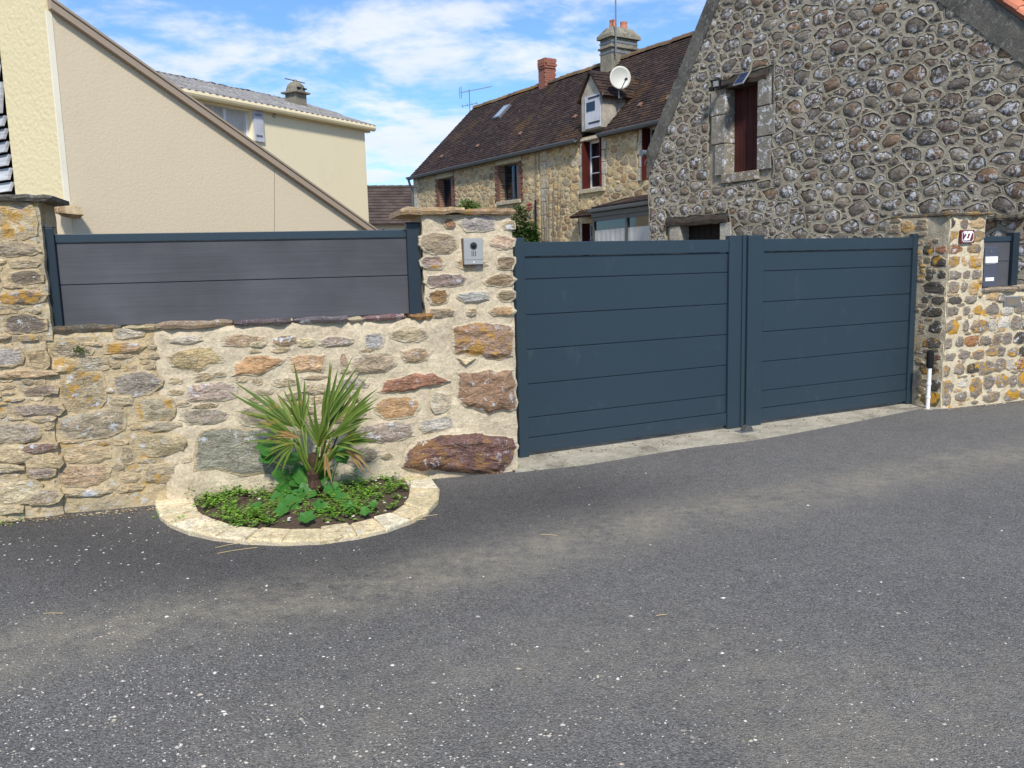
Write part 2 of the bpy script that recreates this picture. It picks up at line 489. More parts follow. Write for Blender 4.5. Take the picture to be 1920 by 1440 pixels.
K['tiles_brown'] = tile_mat('brown_flat_tiles', [(46, 36, 33), (54, 41, 37), (62, 48, 43), (41, 32, 30), (72, 56, 49), (50, 38, 35)], 0.75, (190, 180, 168), (96, 72, 40))
K['tiles_far'] = tile_mat('dark_far_tiles', [(74, 62, 56), (84, 72, 64), (66, 56, 52)], 0.2)
K['tiles_orange'] = tile_mat('orange_roof_tiles', [(188, 116, 88), (200, 134, 106), (172, 104, 80)], 0.8, (225, 200, 190), (200, 140, 30))
K['ridge'] = tile_mat('lichened_ridge_tiles', [(118, 96, 70), (104, 86, 70), (128, 106, 68), (92, 74, 62)], 0.6, (180, 164, 140), (126, 102, 56))
K['fibro'] = mortar_mat('grey_corrugated_sheet', (150, 147, 143), (124, 121, 118), 0.006, (80, 78, 76), 0.6, lichen=0.6)
K['moss_dark'] = mortar_mat('mossy_ridge', (70, 64, 54), (50, 46, 42), 0.012, (100, 92, 80), 0.6)
K['glass'] = glass_mat('window_glass')
K['curtain'] = wood_mat('net_curtain', (206, 204, 198), (168, 168, 166), 0.9, (40, 40, 0.5), 0.01)
K['black'] = plain('black_plastic', (22, 22, 24), 0.45, 0.1)
K['foam'] = plain('black_foam', (12, 12, 13), 0.95, 0.2, 60, 0.004)
K['white_metal'] = plain('white_painted_tube', (232, 232, 230), 0.4, 0.04)
K['silver'] = plain('satin_silver_plate', (158, 158, 154), 0.42, 0.04, metallic=0.25)
K['maroon'] = plain('maroon_enamel', (104, 38, 44), 0.25, 0.05)
K['white_enamel'] = plain('white_enamel', (240, 238, 236), 0.3, 0.03)
K['mail_grey'] = plain('slate_grey_steel', (74, 78, 90), 0.5, 0.05)
K['dish'] = plain('weathered_dish', (196, 196, 186), 0.6, 0.1, 3.0)
K['steel'] = plain('galvanised_steel', (130, 134, 138), 0.45, 0.1, metallic=0.5)
K['solar'] = plain('solar_cells', (36, 44, 70), 0.15, 0.1)
K['limestone'] = stone_mat('cream_kerb_stone', white=0.2, orange=0.25, dark=0.2, bump=0.010, strata=1.0, contrast=0.24)
K['palm'] = leaf_mat('palm_blade', (80, 104, 40), (120, 138, 66), (152, 132, 64), 0.38)
K['palm_dry'] = leaf_mat('dry_palm_blade', (150, 118, 70), (176, 150, 104), None, 0.8)
K['petiole'] = plain('palm_stalk', (96, 116, 44), 0.5, 0.25)
K['trunk'] = wood_mat('fibrous_palm_trunk', (84, 62, 46), (52, 40, 32), 0.95, (60, 60, 20), 0.01)
K['weed'] = leaf_mat('chickweed', (74, 122, 34), (140, 178, 70), (120, 128, 60), 0.5)
K['broad'] = leaf_mat('hollyhock_leaf', (44, 96, 36), (70, 122, 48), (90, 130, 50), 0.45)
K['rose'] = leaf_mat('rose_foliage', (38, 76, 30), (74, 116, 50), None, 0.5)
K['shrub'] = leaf_mat('bright_shrub', (84, 124, 52), (116, 150, 70), None, 0.5)
K['pink'] = plain('pink_petals', (216, 96, 132), 0.6, 0.2)
K['twig'] = plain('dry_twig', (150, 124, 88), 0.9, 0.2)
K['straw'] = plain('dry_straw', (196, 172, 120), 0.9, 0.2)
K['vine'] = plain('bare_vine', (120, 112, 100), 0.9, 0.2)
t = NT('planter_soil_dirt')
K['soil'] = t.fin(t.mix(t.noise(30, 6, 0.7), lin((58, 46, 36)), lin((106, 88, 66))), 0.98, t.bump(t.noise(60, 6, 0.7), 0.02))
t = NT('gravel_chips')
K['chip'] = t.fin(t.ramp(t.n('NewGeometry', out=8), [(0, lin((120, 112, 100))), (0.35, lin((164, 158, 148))), (0.75, lin((212, 208, 200))), (1, lin((176, 160, 132)))]), 0.85)

# asphalt with a 'dust' attribute laid along the wheel tracks
t = NT('asphalt')
d_at = t.n('Attribute', out=2, attribute_name='dust')
k_at = t.n('Attribute', out=2, attribute_name='fresh')
agg = t.voro(150.0); aggc = t.n('TexVoronoi', out=1, Vector=t.pos, Scale=150.0)
g1 = t.noise(90.0, 5, 0.7); g2 = t.noise(1.1, 6, 0.6); g3 = t.noise(14.0, 5, 0.65)
base = t.mix(t.rng(g2, 0.3, 0.7), (0.142, 0.135, 0.125), (0.172, 0.163, 0.150))
base = t.mix(k_at, base, (0.080, 0.076, 0.073))
sp = t.rng(t.n('SeparateColor', Color=aggc), 0.0, 1.0, 0.55, 1.5)
base = t.mix(1.0, base, t.n('CombineColor', Red=sp, Green=sp, Blue=sp), 'MULTIPLY')
f3 = t.rng(g1, 0.3, 0.7, 0.58, 1.42)
f4 = t.rng(t.noise(9.0, 6, 0.7), 0.3, 0.7, 0.88, 1.12)
base = t.mix(1.0, base, t.n('CombineColor', Red=f4, Green=f4, Blue=f4), 'MULTIPLY')
base = t.mix(1.0, base, t.n('CombineColor', Red=f3, Green=f3, Blue=f3), 'MULTIPLY')
dm = t.math('MULTIPLY', d_at, t.rng(t.math('ADD', t.math('MULTIPLY', g3, 0.5), t.math('MULTIPLY', t.noise(3.0, 6, 0.65), 0.5)), 0.40, 0.62, 0.15, 1.0))
base = t.mix(t.math('MULTIPLY', dm, 0.75), base, t.mix(g1, lin((128, 120, 104)), lin((186, 176, 154))))
spk = t.math('MULTIPLY', t.rng(t.voro(62.0), 0.05, 0.16, 1, 0), t.rng(t.noise(40, 2), 0.52, 0.58))
base = t.mix(t.math('MULTIPLY', spk, 0.6), base, lin((200, 196, 186)))
hh = t.math('ADD', t.math('MULTIPLY', agg, -0.5), g1)
K['asphalt'] = t.fin(base, 0.88, t.bump(hh, 0.012), Specular_IOR_Level=0.35)

# ------------------------------------------------------------------ rubble walls
def star(c, poly, ang):
    """radius of convex polygon around c along angle"""
    dx, dy = math.cos(ang), math.sin(ang)
    best = 1e9
    n = len(poly)
    for i in range(n):
        x1, y1 = poly[i][0] - c[0], poly[i][1] - c[1]
        x2, y2 = poly[(i + 1) % n][0] - c[0], poly[(i + 1) % n][1] - c[1]
        ex, ey = x2 - x1, y2 - y1
        den = dx * ey - dy * ex
        if abs(den) < 1e-12: continue
        tt = (x1 * ey - y1 * ex) / den
        ss = (x1 * dy - y1 * dx) / den
        if tt > 0 and -1e-6 <= ss <= 1 + 1e-6: best = min(best, tt)
    return best if best < 1e8 else 0.0

def clip(poly, a, b, c):
    """keep a*x+b*y<=c"""
    out = []
    n = len(poly)
    for i in range(n):
        p, q = poly[i], poly[(i + 1) % n]
        dp, dq = a * p[0] + b * p[1] - c, a * q[0] + b * q[1] - c
        if dp <= 0: out.append(p)
        if (dp < 0 < dq) or (dq < 0 < dp):
            s = dp / (dp - dq)
            out.append((p[0] + (q[0] - p[0]) * s, p[1] + (q[1] - p[1]) * s))
    return out

def rubble_cells(bounds, holes, rmin, rmax, aniso, seed, fixed=()):
    r = random.Random(seed)
    us = [p[0] for p in bounds]; vs = [p[1] for p in bounds]
    u0, u1, v0, v1 = min(us), max(us), min(vs), max(vs)
    def inside(u, v):
        n = len(bounds); sgn = 0
        for i in range(n):
            a, b = bounds[i], bounds[(i + 1) % n]
            cr = (b[0] - a[0]) * (v - a[1]) - (b[1] - a[1]) * (u - a[0])
            if cr * sgn < 0: return False
            if abs(cr) > 1e-9: sgn = 1 if cr > 0 else -1
        return all(not (h[0] - 0.02 < u < h[1] + 0.02 and h[2] - 0.02 < v < h[3] + 0.02) for h in holes)
    S = [tuple(f) for f in fixed]
    area = (u1 - u0) * (v1 - v0)
    arr = [(s[0] / aniso, s[1], s[2]) for s in S]
    rr = rmax
    tries = int(area / (rmin * rmin) * 5)
    A = np.array(arr) if arr else np.zeros((0, 3))
    for k in range(tries):
        q = k / tries
        rr = rmax * (1 - q) ** 1.6 + rmin * (1 - (1 - q) ** 1.6)
        rr *= r.uniform(0.85, 1.1)
        u, v = r.uniform(u0, u1), r.uniform(v0, v1)
        if not inside(u, v): continue
        if len(A):
            dd = np.hypot(A[:, 0] - u / aniso, A[:, 1] - v) - (A[:, 2] + rr) * 0.93
            if dd.min() < 0: continue
        A = np.vstack([A, [u / aniso, v, rr]])
    cells = []
    for i in range(len(A)):
        x, y, ri = A[i]
        poly = [(p[0] / aniso, p[1]) for p in bounds]
        d = np.hypot(A[:, 0] - x, A[:, 1] - y)
        for j in np.argsort(d)[1:26]:
            if d[j] > 5 * rmax: break
            xj, yj, rj = A[j]
            a, b = 2 * (xj - x), 2 * (yj - y)
            c = xj * xj + yj * yj - x * x - y * y + ri * ri - rj * rj
            poly = clip(poly, a, b, c)
            if len(poly) < 3: break
        if len(poly) < 3: continue
        for h in holes:
            hu0, hu1 = h[0] / aniso, h[1] / aniso
            xs = [p[0] for p in poly]; ys = [p[1] for p in poly]
            if max(xs) < hu0 or min(xs) > hu1 or max(ys) < h[2] or min(ys) > h[3]: continue
            g = [(hu0 - x, (1, 0, hu0)), (x - hu1, (-1, 0, -hu1)), (h[2] - y, (0, 1, h[2])), (y - h[3], (0, -1, -h[3]))]
            g.sort(key=lambda e: -e[0])
            poly = clip(poly, *g[0][1])
            if len(poly) < 3: break
        if len(poly) < 3: continue
        cells.append([(p[0] * aniso, p[1]) for p in poly])
    return cells

def nz(u, v, s=1.0, k=0.0):
    return mnoise.noise(Vector((u * s, v * s, k)))

def warped(fr, amp):
    class W:
        @staticmethod
        def p(u, v, d=0.0):
            du = amp * nz(u, v, 3.1, 5.0) + amp * 0.45 * nz(u, v, 8.0, 9.0)
            dv = amp * nz(u, v, 3.1, 15.0) + amp * 0.45 * nz(u, v, 8.0, 19.0)
            return fr.p(u + du, v + dv, d)
    return W
def rubble(fr, parent, cells, joint, pal, mat, matfar, mortar, limit=300, edge=-0.018, top=0.012, lip=0.006, seed=1, split=None, mortar_name='mortar'):
    """every stone sits in its own opening of the raised mortar joint"""
    fr = warped(fr, 0.05)
    r = random.Random(seed)
    morts = {}; rest = MB(); done = []
    for poly in cells:
        cxx = sum(p[0] for p in poly) / len(poly); cyy = sum(p[1] for p in poly) / len(poly)
        c = (cxx, cyy)
        # corners and edge middles of the cell, plus corner chamfers, give blocky broken outlines
        va_s = sorted(math.atan2(p[1] - cyy, p[0] - cxx) % (2 * math.pi) for p in poly)
        angs = []; kind = []
        blunt = r.uniform(0.80, 0.97)
        for q_ in range(len(va_s)):
            a0 = va_s[q_]; w_ = ((va_s[(q_ + 1) % len(va_s)] - a0) % (2 * math.pi)) or 2 * math.pi
            if w_ < 0.12: continue
            angs += [a0 + w_ * 0.10, a0 + w_ * r.uniform(0.4, 0.6), a0 + w_ * 0.90]; kind += [blunt * r.uniform(0.93, 1.03), r.uniform(0.93, 1.0), blunt * r.uniform(0.93, 1.03)]
        n = len(angs)
        if n < 6: continue
        rad = [star(c, poly, a) for a in angs]
        if min(rad) < 0.012: 
            continue
        j = joint * r.uniform(0.5, 2.0)
        rs = [max(0.3 * rad[k], rad[k] * kind[k] - j * r.uniform(0.5, 1.4)) for k in range(n)]
        # mortar ring (cell corners included so that neighbours meet)
        ring = [(angs[k] % (2 * math.pi), rad[k], rs[k]) for k in range(n)]
        srt = sorted(ring)
        def rst(a):
            for q in range(len(srt)):
                a0, _, r0 = srt[q]; a1, _, r1 = srt[(q + 1) % len(srt)]
                w_ = (a1 - a0) % (2 * math.pi); x_ = (a - a0) % (2 * math.pi)
                if x_ <= w_: return r0 + (r1 - r0) * (x_ / w_ if w_ else 0)
            return srt[0][2]
        for p in poly:
            a = math.atan2(p[1] - cyy, p[0] - cxx) % (2 * math.pi)
            ring.append((a, math.hypot(p[0] - cxx, p[1] - cyy), min(rst(a), 0.9 * math.hypot(p[0] - cxx, p[1] - cyy))))
        ring.sort()
        m = len(ring); vs = []; fs = []
        for a, ro, ri in ring:
            ca, sa_ = math.cos(a), math.sin(a)
            uo, vo = cxx + ca * ro, cyy + sa_ * ro
            ui, vi = cxx + ca * ri, cyy + sa_ * ri
            vs += [fr.p(uo, vo, 0.008 * nz(uo, vo, 4.0)), fr.p(ui, vi, lip + 0.006 * nz(ui, vi, 9.0)), fr.p(ui, vi, -0.05)]
        for k in range(m):
            q = (k + 1) % m
            fs += [(3 * k, 3 * q, 3 * q + 1, 3 * k + 1), (3 * k + 1, 3 * q + 1, 3 * q + 2, 3 * k + 2)]
        morts.setdefault(split is not None and cxx < split, MB()).add(vs, fs)
        # the stone
        vs = []; fs = []
        tiltu, tiltv = r.uniform(-0.06, 0.06), r.uniform(-0.06, 0.03)
        tp = top * r.uniform(0.0, 2.0)
        for q, (sc, dd) in enumerate(((1.06, -0.055), (1.06, edge), (0.72, edge * 0.25 + tp * 0.75))):
            for k in range(n):
                jj = r.uniform(0.9, 1.08) if q == 2 else 1
                u_, v_ = math.cos(angs[k]) * rs[k] * sc * jj, math.sin(angs[k]) * rs[k] * sc * jj
                vs.append(fr.p(cxx + u_, cyy + v_, dd + (tiltu * u_ + tiltv * v_ if q else 0) + (r.uniform(-0.004, 0.004) if q == 2 else 0)))
        vs.append(fr.p(cxx, cyy, tp))
        for q in (0, 1):
            for k in range(n):
                l = (k + 1) % n
                fs.append((q * n + k, q * n + l, (q + 1) * n + l, (q + 1) * n + k))
        for k in range(n): fs.append((2 * n + k, 2 * n + (k + 1) % n, 3 * n))
        area = sum(rs) / n
        ctr = fr.p(cxx, cyy)
        done.append((-(area ** 2) / (ctr - EYE).length_squared, vs, fs, [0.0] * (2 * n) + [0.3] * n + [1.0]))
    done.sort(key=lambda e: e[0])
    for i, (_, vs, fs, ED) in enumerate(done):
        if i < limit:
            o = MB().add(vs, fs, edge=ED).build('stone', mat, parent, smooth=True)
            c = lin(r.choice(pal)); f = r.uniform(0.75, 1.25)
            o.color = (c[0] * f, c[1] * f, c[2] * f, 1.0 if r.random() < 0.12 else 0.0)
        else:
            rest.add(vs, fs, edge=ED)
    if rest.v: stuff(rest.build('small_stones', matfar, parent, smooth=True))
    for mort in morts.values(): mort.build(mortar_name, mortar, parent)

def holed_wall(mb, fr, u0, u1, v0, top, holes, d, extra=()):
    """flat backing sheet with real openings; top is a function of u"""
    ub = sorted(set([u0, u1] + [x for h in holes for x in h[:2] if u0 < x < u1] + [x for x in extra if u0 < x < u1]))
    for a, b in zip(ub, ub[1:]):
        m = (a + b) / 2
        hs = sorted([h for h in holes if h[0] < m < h[1]], key=lambda h: h[2])
        lo = v0
        for h in hs:
            if h[2] > lo: mb.add([fr.p(a, lo, d), fr.p(b, lo, d), fr.p(b, h[2], d), fr.p(a, h[2], d)], [(0, 1, 2, 3)])
            lo = h[3]
        mb.add([fr.p(a, lo, d), fr.p(b, lo, d), fr.p(b, top(b), d), fr.p(a, top(a), d)], [(0, 1, 2, 3)])
    for h in holes:                                     # reveals
        for q in ((h[0], h[2], h[0], h[3]), (h[1], h[3], h[1], h[2]), (h[0], h[3], h[1], h[3]), (h[1], h[2], h[0], h[2])):
            mb.add([fr.p(q[0], q[1], d), fr.p(q[2], q[3], d), fr.p(q[2], q[3], d - 0.42), fr.p(q[0], q[1], d - 0.42)], [(0, 1, 2, 3)])
        mb.add([fr.p(h[0], h[2], d - 0.42), fr.p(h[1], h[2], d - 0.42), fr.p(h[1], h[3], d - 0.42), fr.p(h[0], h[3], d - 0.42)], [(0, 1, 2, 3)])

SURF = {'f': None}
def surf(amp, seed): return lambda u, v: amp * mnoise.fractal(Vector((u * 2.6 + seed, v * 3.4, seed)), 0.7, 2.1, 5)
def rock(fr, parent, poly, col, mat, edge=0.004, top=0.016, rough=0.010, alpha=0.0, name='stone', rings=3, seed=0, sub=3, back=-0.04, curve=None):
    """hand placed stone: traced outline with broken edges, rough face"""
    r = random.Random(seed)
    pts = []
    n0 = len(poly)
    for i in range(n0):
        a, b = poly[i], poly[(i + 1) % n0]
        L = math.hypot(b[0] - a[0], b[1] - a[1])
        for k in range(sub):
            s = k / sub
            j = 0.0 if k == 0 else L * 0.06
            pts.append((a[0] + (b[0] - a[0]) * s + r.uniform(-j, j), a[1] + (b[1] - a[1]) * s + r.uniform(-j, j)))
    n = len(pts)
    cu = sum(p[0] for p in pts) / n; cv = sum(p[1] for p in pts) / n
    R = sum(math.hypot(p[0] - cu, p[1] - cv) for p in pts) / n
    vs = []; fs = []
    lev = [(1.0, back), (1.0, edge)] + [(1 - (q + 1) * 0.8 / rings, None) for q in range(rings)]
    tu, tv = r.uniform(-0.05, 0.05), r.uniform(-0.06, 0.02)
    for q, (sc, d) in enumerate(lev):
        for (u, v) in pts:
            uu, vv = cu + (u - cu) * sc, cv + (v - cv) * sc
            if d is None:
                e = 1 - sc
                dd = edge + (top - edge) * min(1.0, e * 3.0) + rough * (mnoise.fractal(Vector((uu * 6 + seed, vv * 15, seed * 0.7)), 0.6, 2.2, 4)) + tu * (uu - cu) + tv * (vv - cv)
            else:
                dd = d + (r.uniform(-0.003, 0.003) if q else 0)
            if SURF['f'] and q: dd += SURF['f'](uu, vv)
            vs.append(fr.p(uu, vv, dd))
    vs.append(fr.p(cu, cv, top + rough * 0.5 * r.uniform(-1, 1) + (SURF['f'](cu, cv) if SURF['f'] else 0)))
    L = len(lev)
    for q in range(L - 1):
        for k in range(n):
            l = (k + 1) % n
            fs.append((q * n + k, q * n + l, (q + 1) * n + l, (q + 1) * n + k))
    for k in range(n): fs.append(((L - 1) * n + k, (L - 1) * n + (k + 1) % n, L * n))
    ed = [0.0] * (2 * n) + [min(1.0, (1 - lev[q][0]) * max(1.0, R / 0.085)) for q in range(2, L) for _ in range(n)] + [1.0]
    o = MB().add(vs, fs, edge=ed).build(name, mat, parent)
    o.color = (*lin(col), alpha)
    return o

def rectpoly(fr, x0, y0, x1, y1, r, d=0.0, n=9, sq=3.2):
    """rounded, slightly crooked outline filling a pixel box, measured on the wall"""
    (ua, va), (ub, vb) = fr.uv(x0, (y0 + y1) / 2, d), fr.uv(x1, (y0 + y1) / 2, d)
    cu, cv = (ua + ub) / 2, (va + vb) / 2
    xm = (x0 + x1) / 2
    a = abs(ub - ua) / 2; b = abs(fr.v(xm, y0, d) - fr.v(xm, y1, d)) / 2
    ph = r.uniform(0, 1); tilt = r.uniform(-0.05, 0.05)
    out = []
    for k in range(n):
        th = ph + 2 * math.pi * k / n + r.uniform(-0.15, 0.15)
        c_, s_ = math.cos(th), math.sin(th)
        q = (abs(c_) ** sq + abs(s_) ** sq) ** (-1 / sq) * r.uniform(0.88, 1.03)
        out.append((cu + a * c_ * q, cv + b * s_ * q + tilt * a * c_ * q))
    return out

def mortar_sheet(fr, u0, u1, vbot, vtop, d, amp, parent, mat, name='mortar', step=0.035, thick=0.3, seed=0.0):
    """uneven hand-floated wall face with a solid body behind"""
    nu = max(2, int((u1 - u0) / step)); mb = MB(); vs = []; fs = []
    v0f = vbot if callable(vbot) else (lambda u: vbot)
    v1f = vtop if callable(vtop) else (lambda u: vtop)
    nv = max(2, int((v1f((u0 + u1) / 2) - v0f((u0 + u1) / 2)) / step))
    for i in range(nu + 1):
        u = u0 + (u1 - u0) * i / nu
        for j in range(nv + 1):
            v = v0f(u) + (v1f(u) - v0f(u)) * j / nv
            e = i in (0, nu) or j in (0, nv)
            dd = d + amp * mnoise.fractal(Vector((u * 2.6 + seed, v * 3.4, seed)), 0.7, 2.1, 5)
            if e: dd -= 0.012
            wob = 0.012 * nz(seed, v * 5, 2.0) if i in (0, nu) else 0
            vs.append(fr.p(u + wob, v, dd))
    for i in range(nu):
        for j in range(nv):
            a = i * (nv + 1) + j
            fs.append((a, a + nv + 1, a + nv + 2, a + 1))
    # body: extrude the border back
    border = [i * (nv + 1) for i in range(nu + 1)] + [nu * (nv + 1) + j for j in range(1, nv + 1)] + \
             [i * (nv + 1) + nv for i in range(nu - 1, -1, -1)] + [j for j in range(nv - 1, 0, -1)]
    b0 = len(vs); off = fr.N * (-thick)
    vs += [Vector(vs[i]) + off for i in border]
    m = len(border)
    for k in range(m):
        fs.append((border[k], b0 + k, b0 + (k + 1) % m, border[(k + 1) % m]))
    fs.append(tuple(b0 + k for k in range(m)))
    return mb.add(vs, fs).build(name, mat, parent)

def slab(fr, parent, poly, v0, v1, d0, d1, col, mat, name='coping_slab', seed=0, alpha=0.0):
    """thin broken slab lying on a wall: poly is a list of u positions along its ragged front edge"""
    r = random.Random(seed)
    u0, u1 = poly
    n = max(5, int(abs(u1 - u0) / 0.05)); vs = []; fs = []
    for i in range(n + 1):
        u = u0 + (u1 - u0) * i / n
        fd = d1 + r.uniform(-0.02, 0.014) + 0.022 * nz(u, seed * 1.7, 9.0)
        lift = 0.006 * nz(u, seed, 6.0)
        lo = v0 + lift + r.uniform(-0.004, 0.006) + max(0, 0.016 * nz(u, seed * 3.1, 7.0)) * (v1 - v0) / 0.04; hi = v1 + lift + r.uniform(-0.005, 0.005)
        if i in (0, n): fd -= 0.02; lo += 0.006; hi -= 0.006
        mid = (lo + hi) / 2 + r.uniform(-0.004, 0.004)
        vs += [fr.p(u, lo, d0), fr.p(u, lo, fd - 0.012), fr.p(u, mid, fd), fr.p(u, hi, fd - 0.010), fr.p(u, hi, d0)]
    for i in range(n):
        for k in range(5):
            l = (k + 1) % 5
            fs.append((i * 5 + k, (i + 1) * 5 + k, (i + 1) * 5 + l, i * 5 + l))
    fs.append((0, 1, 2, 3, 4)); fs.append(tuple(n * 5 + k for k in (4, 3, 2, 1, 0)))
    o = MB().add(vs, fs).build(name, mat, parent)
    o.color = (*lin(col), alpha)
    return o

def roof_tiles(mb, o, U, S, Nn, length, slope, tw, ex, seed, skip=None, th=0.018):
    r = random.Random(seed)
    rows = int(slope / ex); cols = int(length / tw)
    for j in range(rows):
        sag = r.uniform(-0.004, 0.004)
        for i in range(-1, cols + 1):
            a = max(0.0, (i + (0.5 if j % 2 else 0)) * tw + 0.003); b = min(length, a + tw - 0.006)
            if b - a < 0.02: continue
            if skip and skip((a + b) / 2, j * ex): continue
            s0 = j * ex + r.uniform(-0.006, 0.006) + sag; s1 = j * ex + ex * 1.25
            h = th + r.uniform(0, 0.008)
            P = lambda uu, ss, hh: o + U * uu + S * ss + Nn * hh
            mb.add([P(a, s0, 0), P(b, s0, 0), P(b, s0, h), P(a, s0, h + r.uniform(-0.003, 0.003)), P(a, s1, 0.004), P(b, s1, 0.004)],
                   [(0, 1, 2, 3), (3, 2, 5, 4), (0, 3, 4), (1, 5, 2)], r.random())

# ------------------------------------------------------------------ main planes of the place
_g = ground(1718, 757) - ground(977, 860)
ANG_X = math.atan2(_g.x, _g.y)        # along the gate
ANG_B = heading(-60, 525)             # into the yard
GATE = Frame(ground(977, 860), ANG_X)
WALL = Frame(ground(970, 882), math.radians(74))
RIGHT = Frame(ground(1765, 767), math.radians(70))
BARN = Frame((6.2, 10.5, 0), ANG_B)
HOUSE = Frame(Vector(at_depth(775, 328, 30)), ANG_B)
H1 = Frame(Vector(at_depth(115, 300, 6.5)), math.radians(34))
H2 = Frame(Vector(at_depth(683, 237, 22.7)), math.radians(31))

# ------------------------------------------------------------------ ground
def dist_poly(x, y, pts):
    d = np.full_like(x, 1e9)
    for (ax, ay), (bx, by) in zip(pts, pts[1:]):
        ex, ey = bx - ax, by - ay
        tt = np.clip(((x - ax) * ex + (y - ay) * ey) / (ex * ex + ey * ey), 0, 1)
        d = np.minimum(d, np.hypot(x - ax - tt * ex, y - ay - tt * ey))
    return d
def gspace(lo, hi, step, far):
    core = np.arange(lo, hi + 1e-6, step)
    g = []; s = step
    x = hi
    while x < far: s *= 1.5; x += s; g.append(x)
    h = []; s = step; x = lo
    while x > -far: s *= 1.5; x -= s; h.append(x)
    return np.array(h[::-1] + core.tolist() + g)
gx = gspace(-6, 8, 0.07, 900); gy = gspace(1.5, 11, 0.07, 900)
X, Y = np.meshgrid(gx, gy, indexing='ij')
def gpts(l): return [(ground(a, b).x, ground(a, b).y) for a, b in l]
trk = gpts([(-200, 1270), (150, 1190), (400, 1150), (640, 1110), (900, 1060), (1000, 1030), (1250, 970), (1450, 935), (1700, 885), (1920, 850), (2200, 810)])
trk2 = gpts([(600, 1400), (1000, 1260), (1250, 1220), (1500, 1300)])
trk3 = gpts([(1550, 1440), (1800, 1330), (2100, 1240)])
dus = 0.95 * np.exp(-(dist_poly(X, Y, trk) / 0.32) ** 2) + 0.45 * np.exp(-(dist_poly(X, Y, trk2) / 0.45) ** 2) + 0.4 * np.exp(-(dist_poly(X, Y, trk3) / 0.4) ** 2) + 0.06
frp = gpts([(0, 985), (300, 1040), (600, 1060), (850, 960), (1050, 930)])
fre = np.exp(-(dist_poly(X, Y, frp) / 0.75) ** 2) * 0.95
mb = MB()
nxg, nyg = X.shape
Zg = np.zeros_like(X)
for i in range(nxg):
    for j in range(nyg):
        if abs(X[i, j]) < 9 and Y[i, j] < 12:
            Zg[i, j] = 0.010 * mnoise.noise(Vector((X[i, j] * 0.9, Y[i, j] * 0.9, 3.0)))
vs = np.stack([X.ravel(), Y.ravel(), Zg.ravel()], 1)
idx = np.arange(nxg * nyg).reshape(nxg, nyg)
fs = np.stack([idx[:-1, :-1].ravel(), idx[1:, :-1].ravel(), idx[1:, 1:].ravel(), idx[:-1, 1:].ravel()], 1)
me = bpy.data.meshes.new('road')
me.from_pydata(vs.tolist(), [], fs.tolist())
for nm, arr in (('dust', dus), ('fresh', fre)):
    at = me.attributes.new(nm, 'FLOAT', 'POINT')
    at.data.foreach_set('value', np.clip(arr.ravel(), 0, 1).astype(np.float32))
me.polygons.foreach_set('use_smooth', [True] * len(me.polygons))
me.materials.append(K['asphalt'])
o = bpy.data.objects.new('road', me); COL.objects.link(o)
structure(o); o['label'] = 'dark asphalt road and forecourt with pale dusty tracks'

# concrete strip under the gate
mb = MB()
front = [(966, 886), (1040, 878), (1100, 871), (1200, 855), (1300, 840), (1400, 828), (1480, 814), (1560, 800), (1650, 781), (1722, 768), (1775, 767)]
fp = [ground(*p) for p in front]
n = len(fp)
bk = [GATE.p(GATE.U.dot(p - GATE.o), 0, -0.9) for p in fp]
vs = [p + Z * (0.012 + 0.004 * rnd.random()) for p in fp] + [Vector((p.x, p.y, 0.016)) for p in bk] + [p - Z * 0.05 for p in fp]
fs = []
for i in range(n - 1):
    fs += [(i, i + 1, n + i + 1, n + i), (2 * n + i, 2 * n + i + 1, i + 1, i)]
o = structure(mb.add(vs, fs).build('driveway_threshold', K['concrete']))
o['label'] = 'worn pale concrete strip beneath the double gate'

# ------------------------------------------------------------------ left wall, old pier, gate pillar
lw = thing('stone_wall', 'low cream mortared rubble wall with purple slate coping behind the palm', 'wall', WALL.p(-2.2, 0, -0.15))
UL = WALL.u(-160, 700); UP0 = WALL.u(95, 600); UPIL = WALL.u(797, 560); UR = WALL.u(967, 700)
va_, vb_ = WALL.v(150, 622), WALL.v(760, 598)
ua_, ub_ = WALL.u(150, 622), WALL.u(760, 598)
def wtop(u): return va_ + (vb_ - va_) * (u - ua_) / (ub_ - ua_)
US = WALL.u(300, 760)
mortar_sheet(WALL, UP0 - 0.16, US, -0.08, wtop, 0.0, 0.022, lw, K['mortar_old'], 'old_mortar', thick=0.34, seed=1.0)
mortar_sheet(WALL, US - 0.004, UPIL + 0.02, -0.08, wtop, 0.002, 0.018, lw, K['mortar_new'], 'new_mortar', thick=0.34, seed=2.0)
pier = thing('stone_pier', 'weathered lichen-spotted stone pier with slate cap at the end of the low wall', 'pillar', WALL.p(UP0 - 0.4, 0, -0.15))
VPT = WALL.v(60, 378, 0.03)
mortar_sheet(WALL, UL, WALL.u(82, 480, 0.03), WALL.v(60, 640, 0.03), VPT, 0.03, 0.02, pier, K['mortar_old'], 'mortar', thick=0.42, seed=3.0)
mortar_sheet(WALL, UL, WALL.u(100, 780, 0.02), -0.08, WALL.v(60, 640, 0.03), 0.025, 0.02, pier, K['mortar_old'], 'mortar', thick=0.42, seed=4.0)
gp = thing('gate_pillar', 'square cream mortared stone gate pillar carrying the silver intercom', 'pillar', WALL.p((UPIL + UR) / 2, 0, -0.2))
VGT = WALL.v(880, 402)
mortar_sheet(WALL, UPIL, UR, -0.08, VGT, 0.008, 0.016, gp, K['mortar_new'], 'mortar', thick=0.5, seed=5.0, step=0.03)

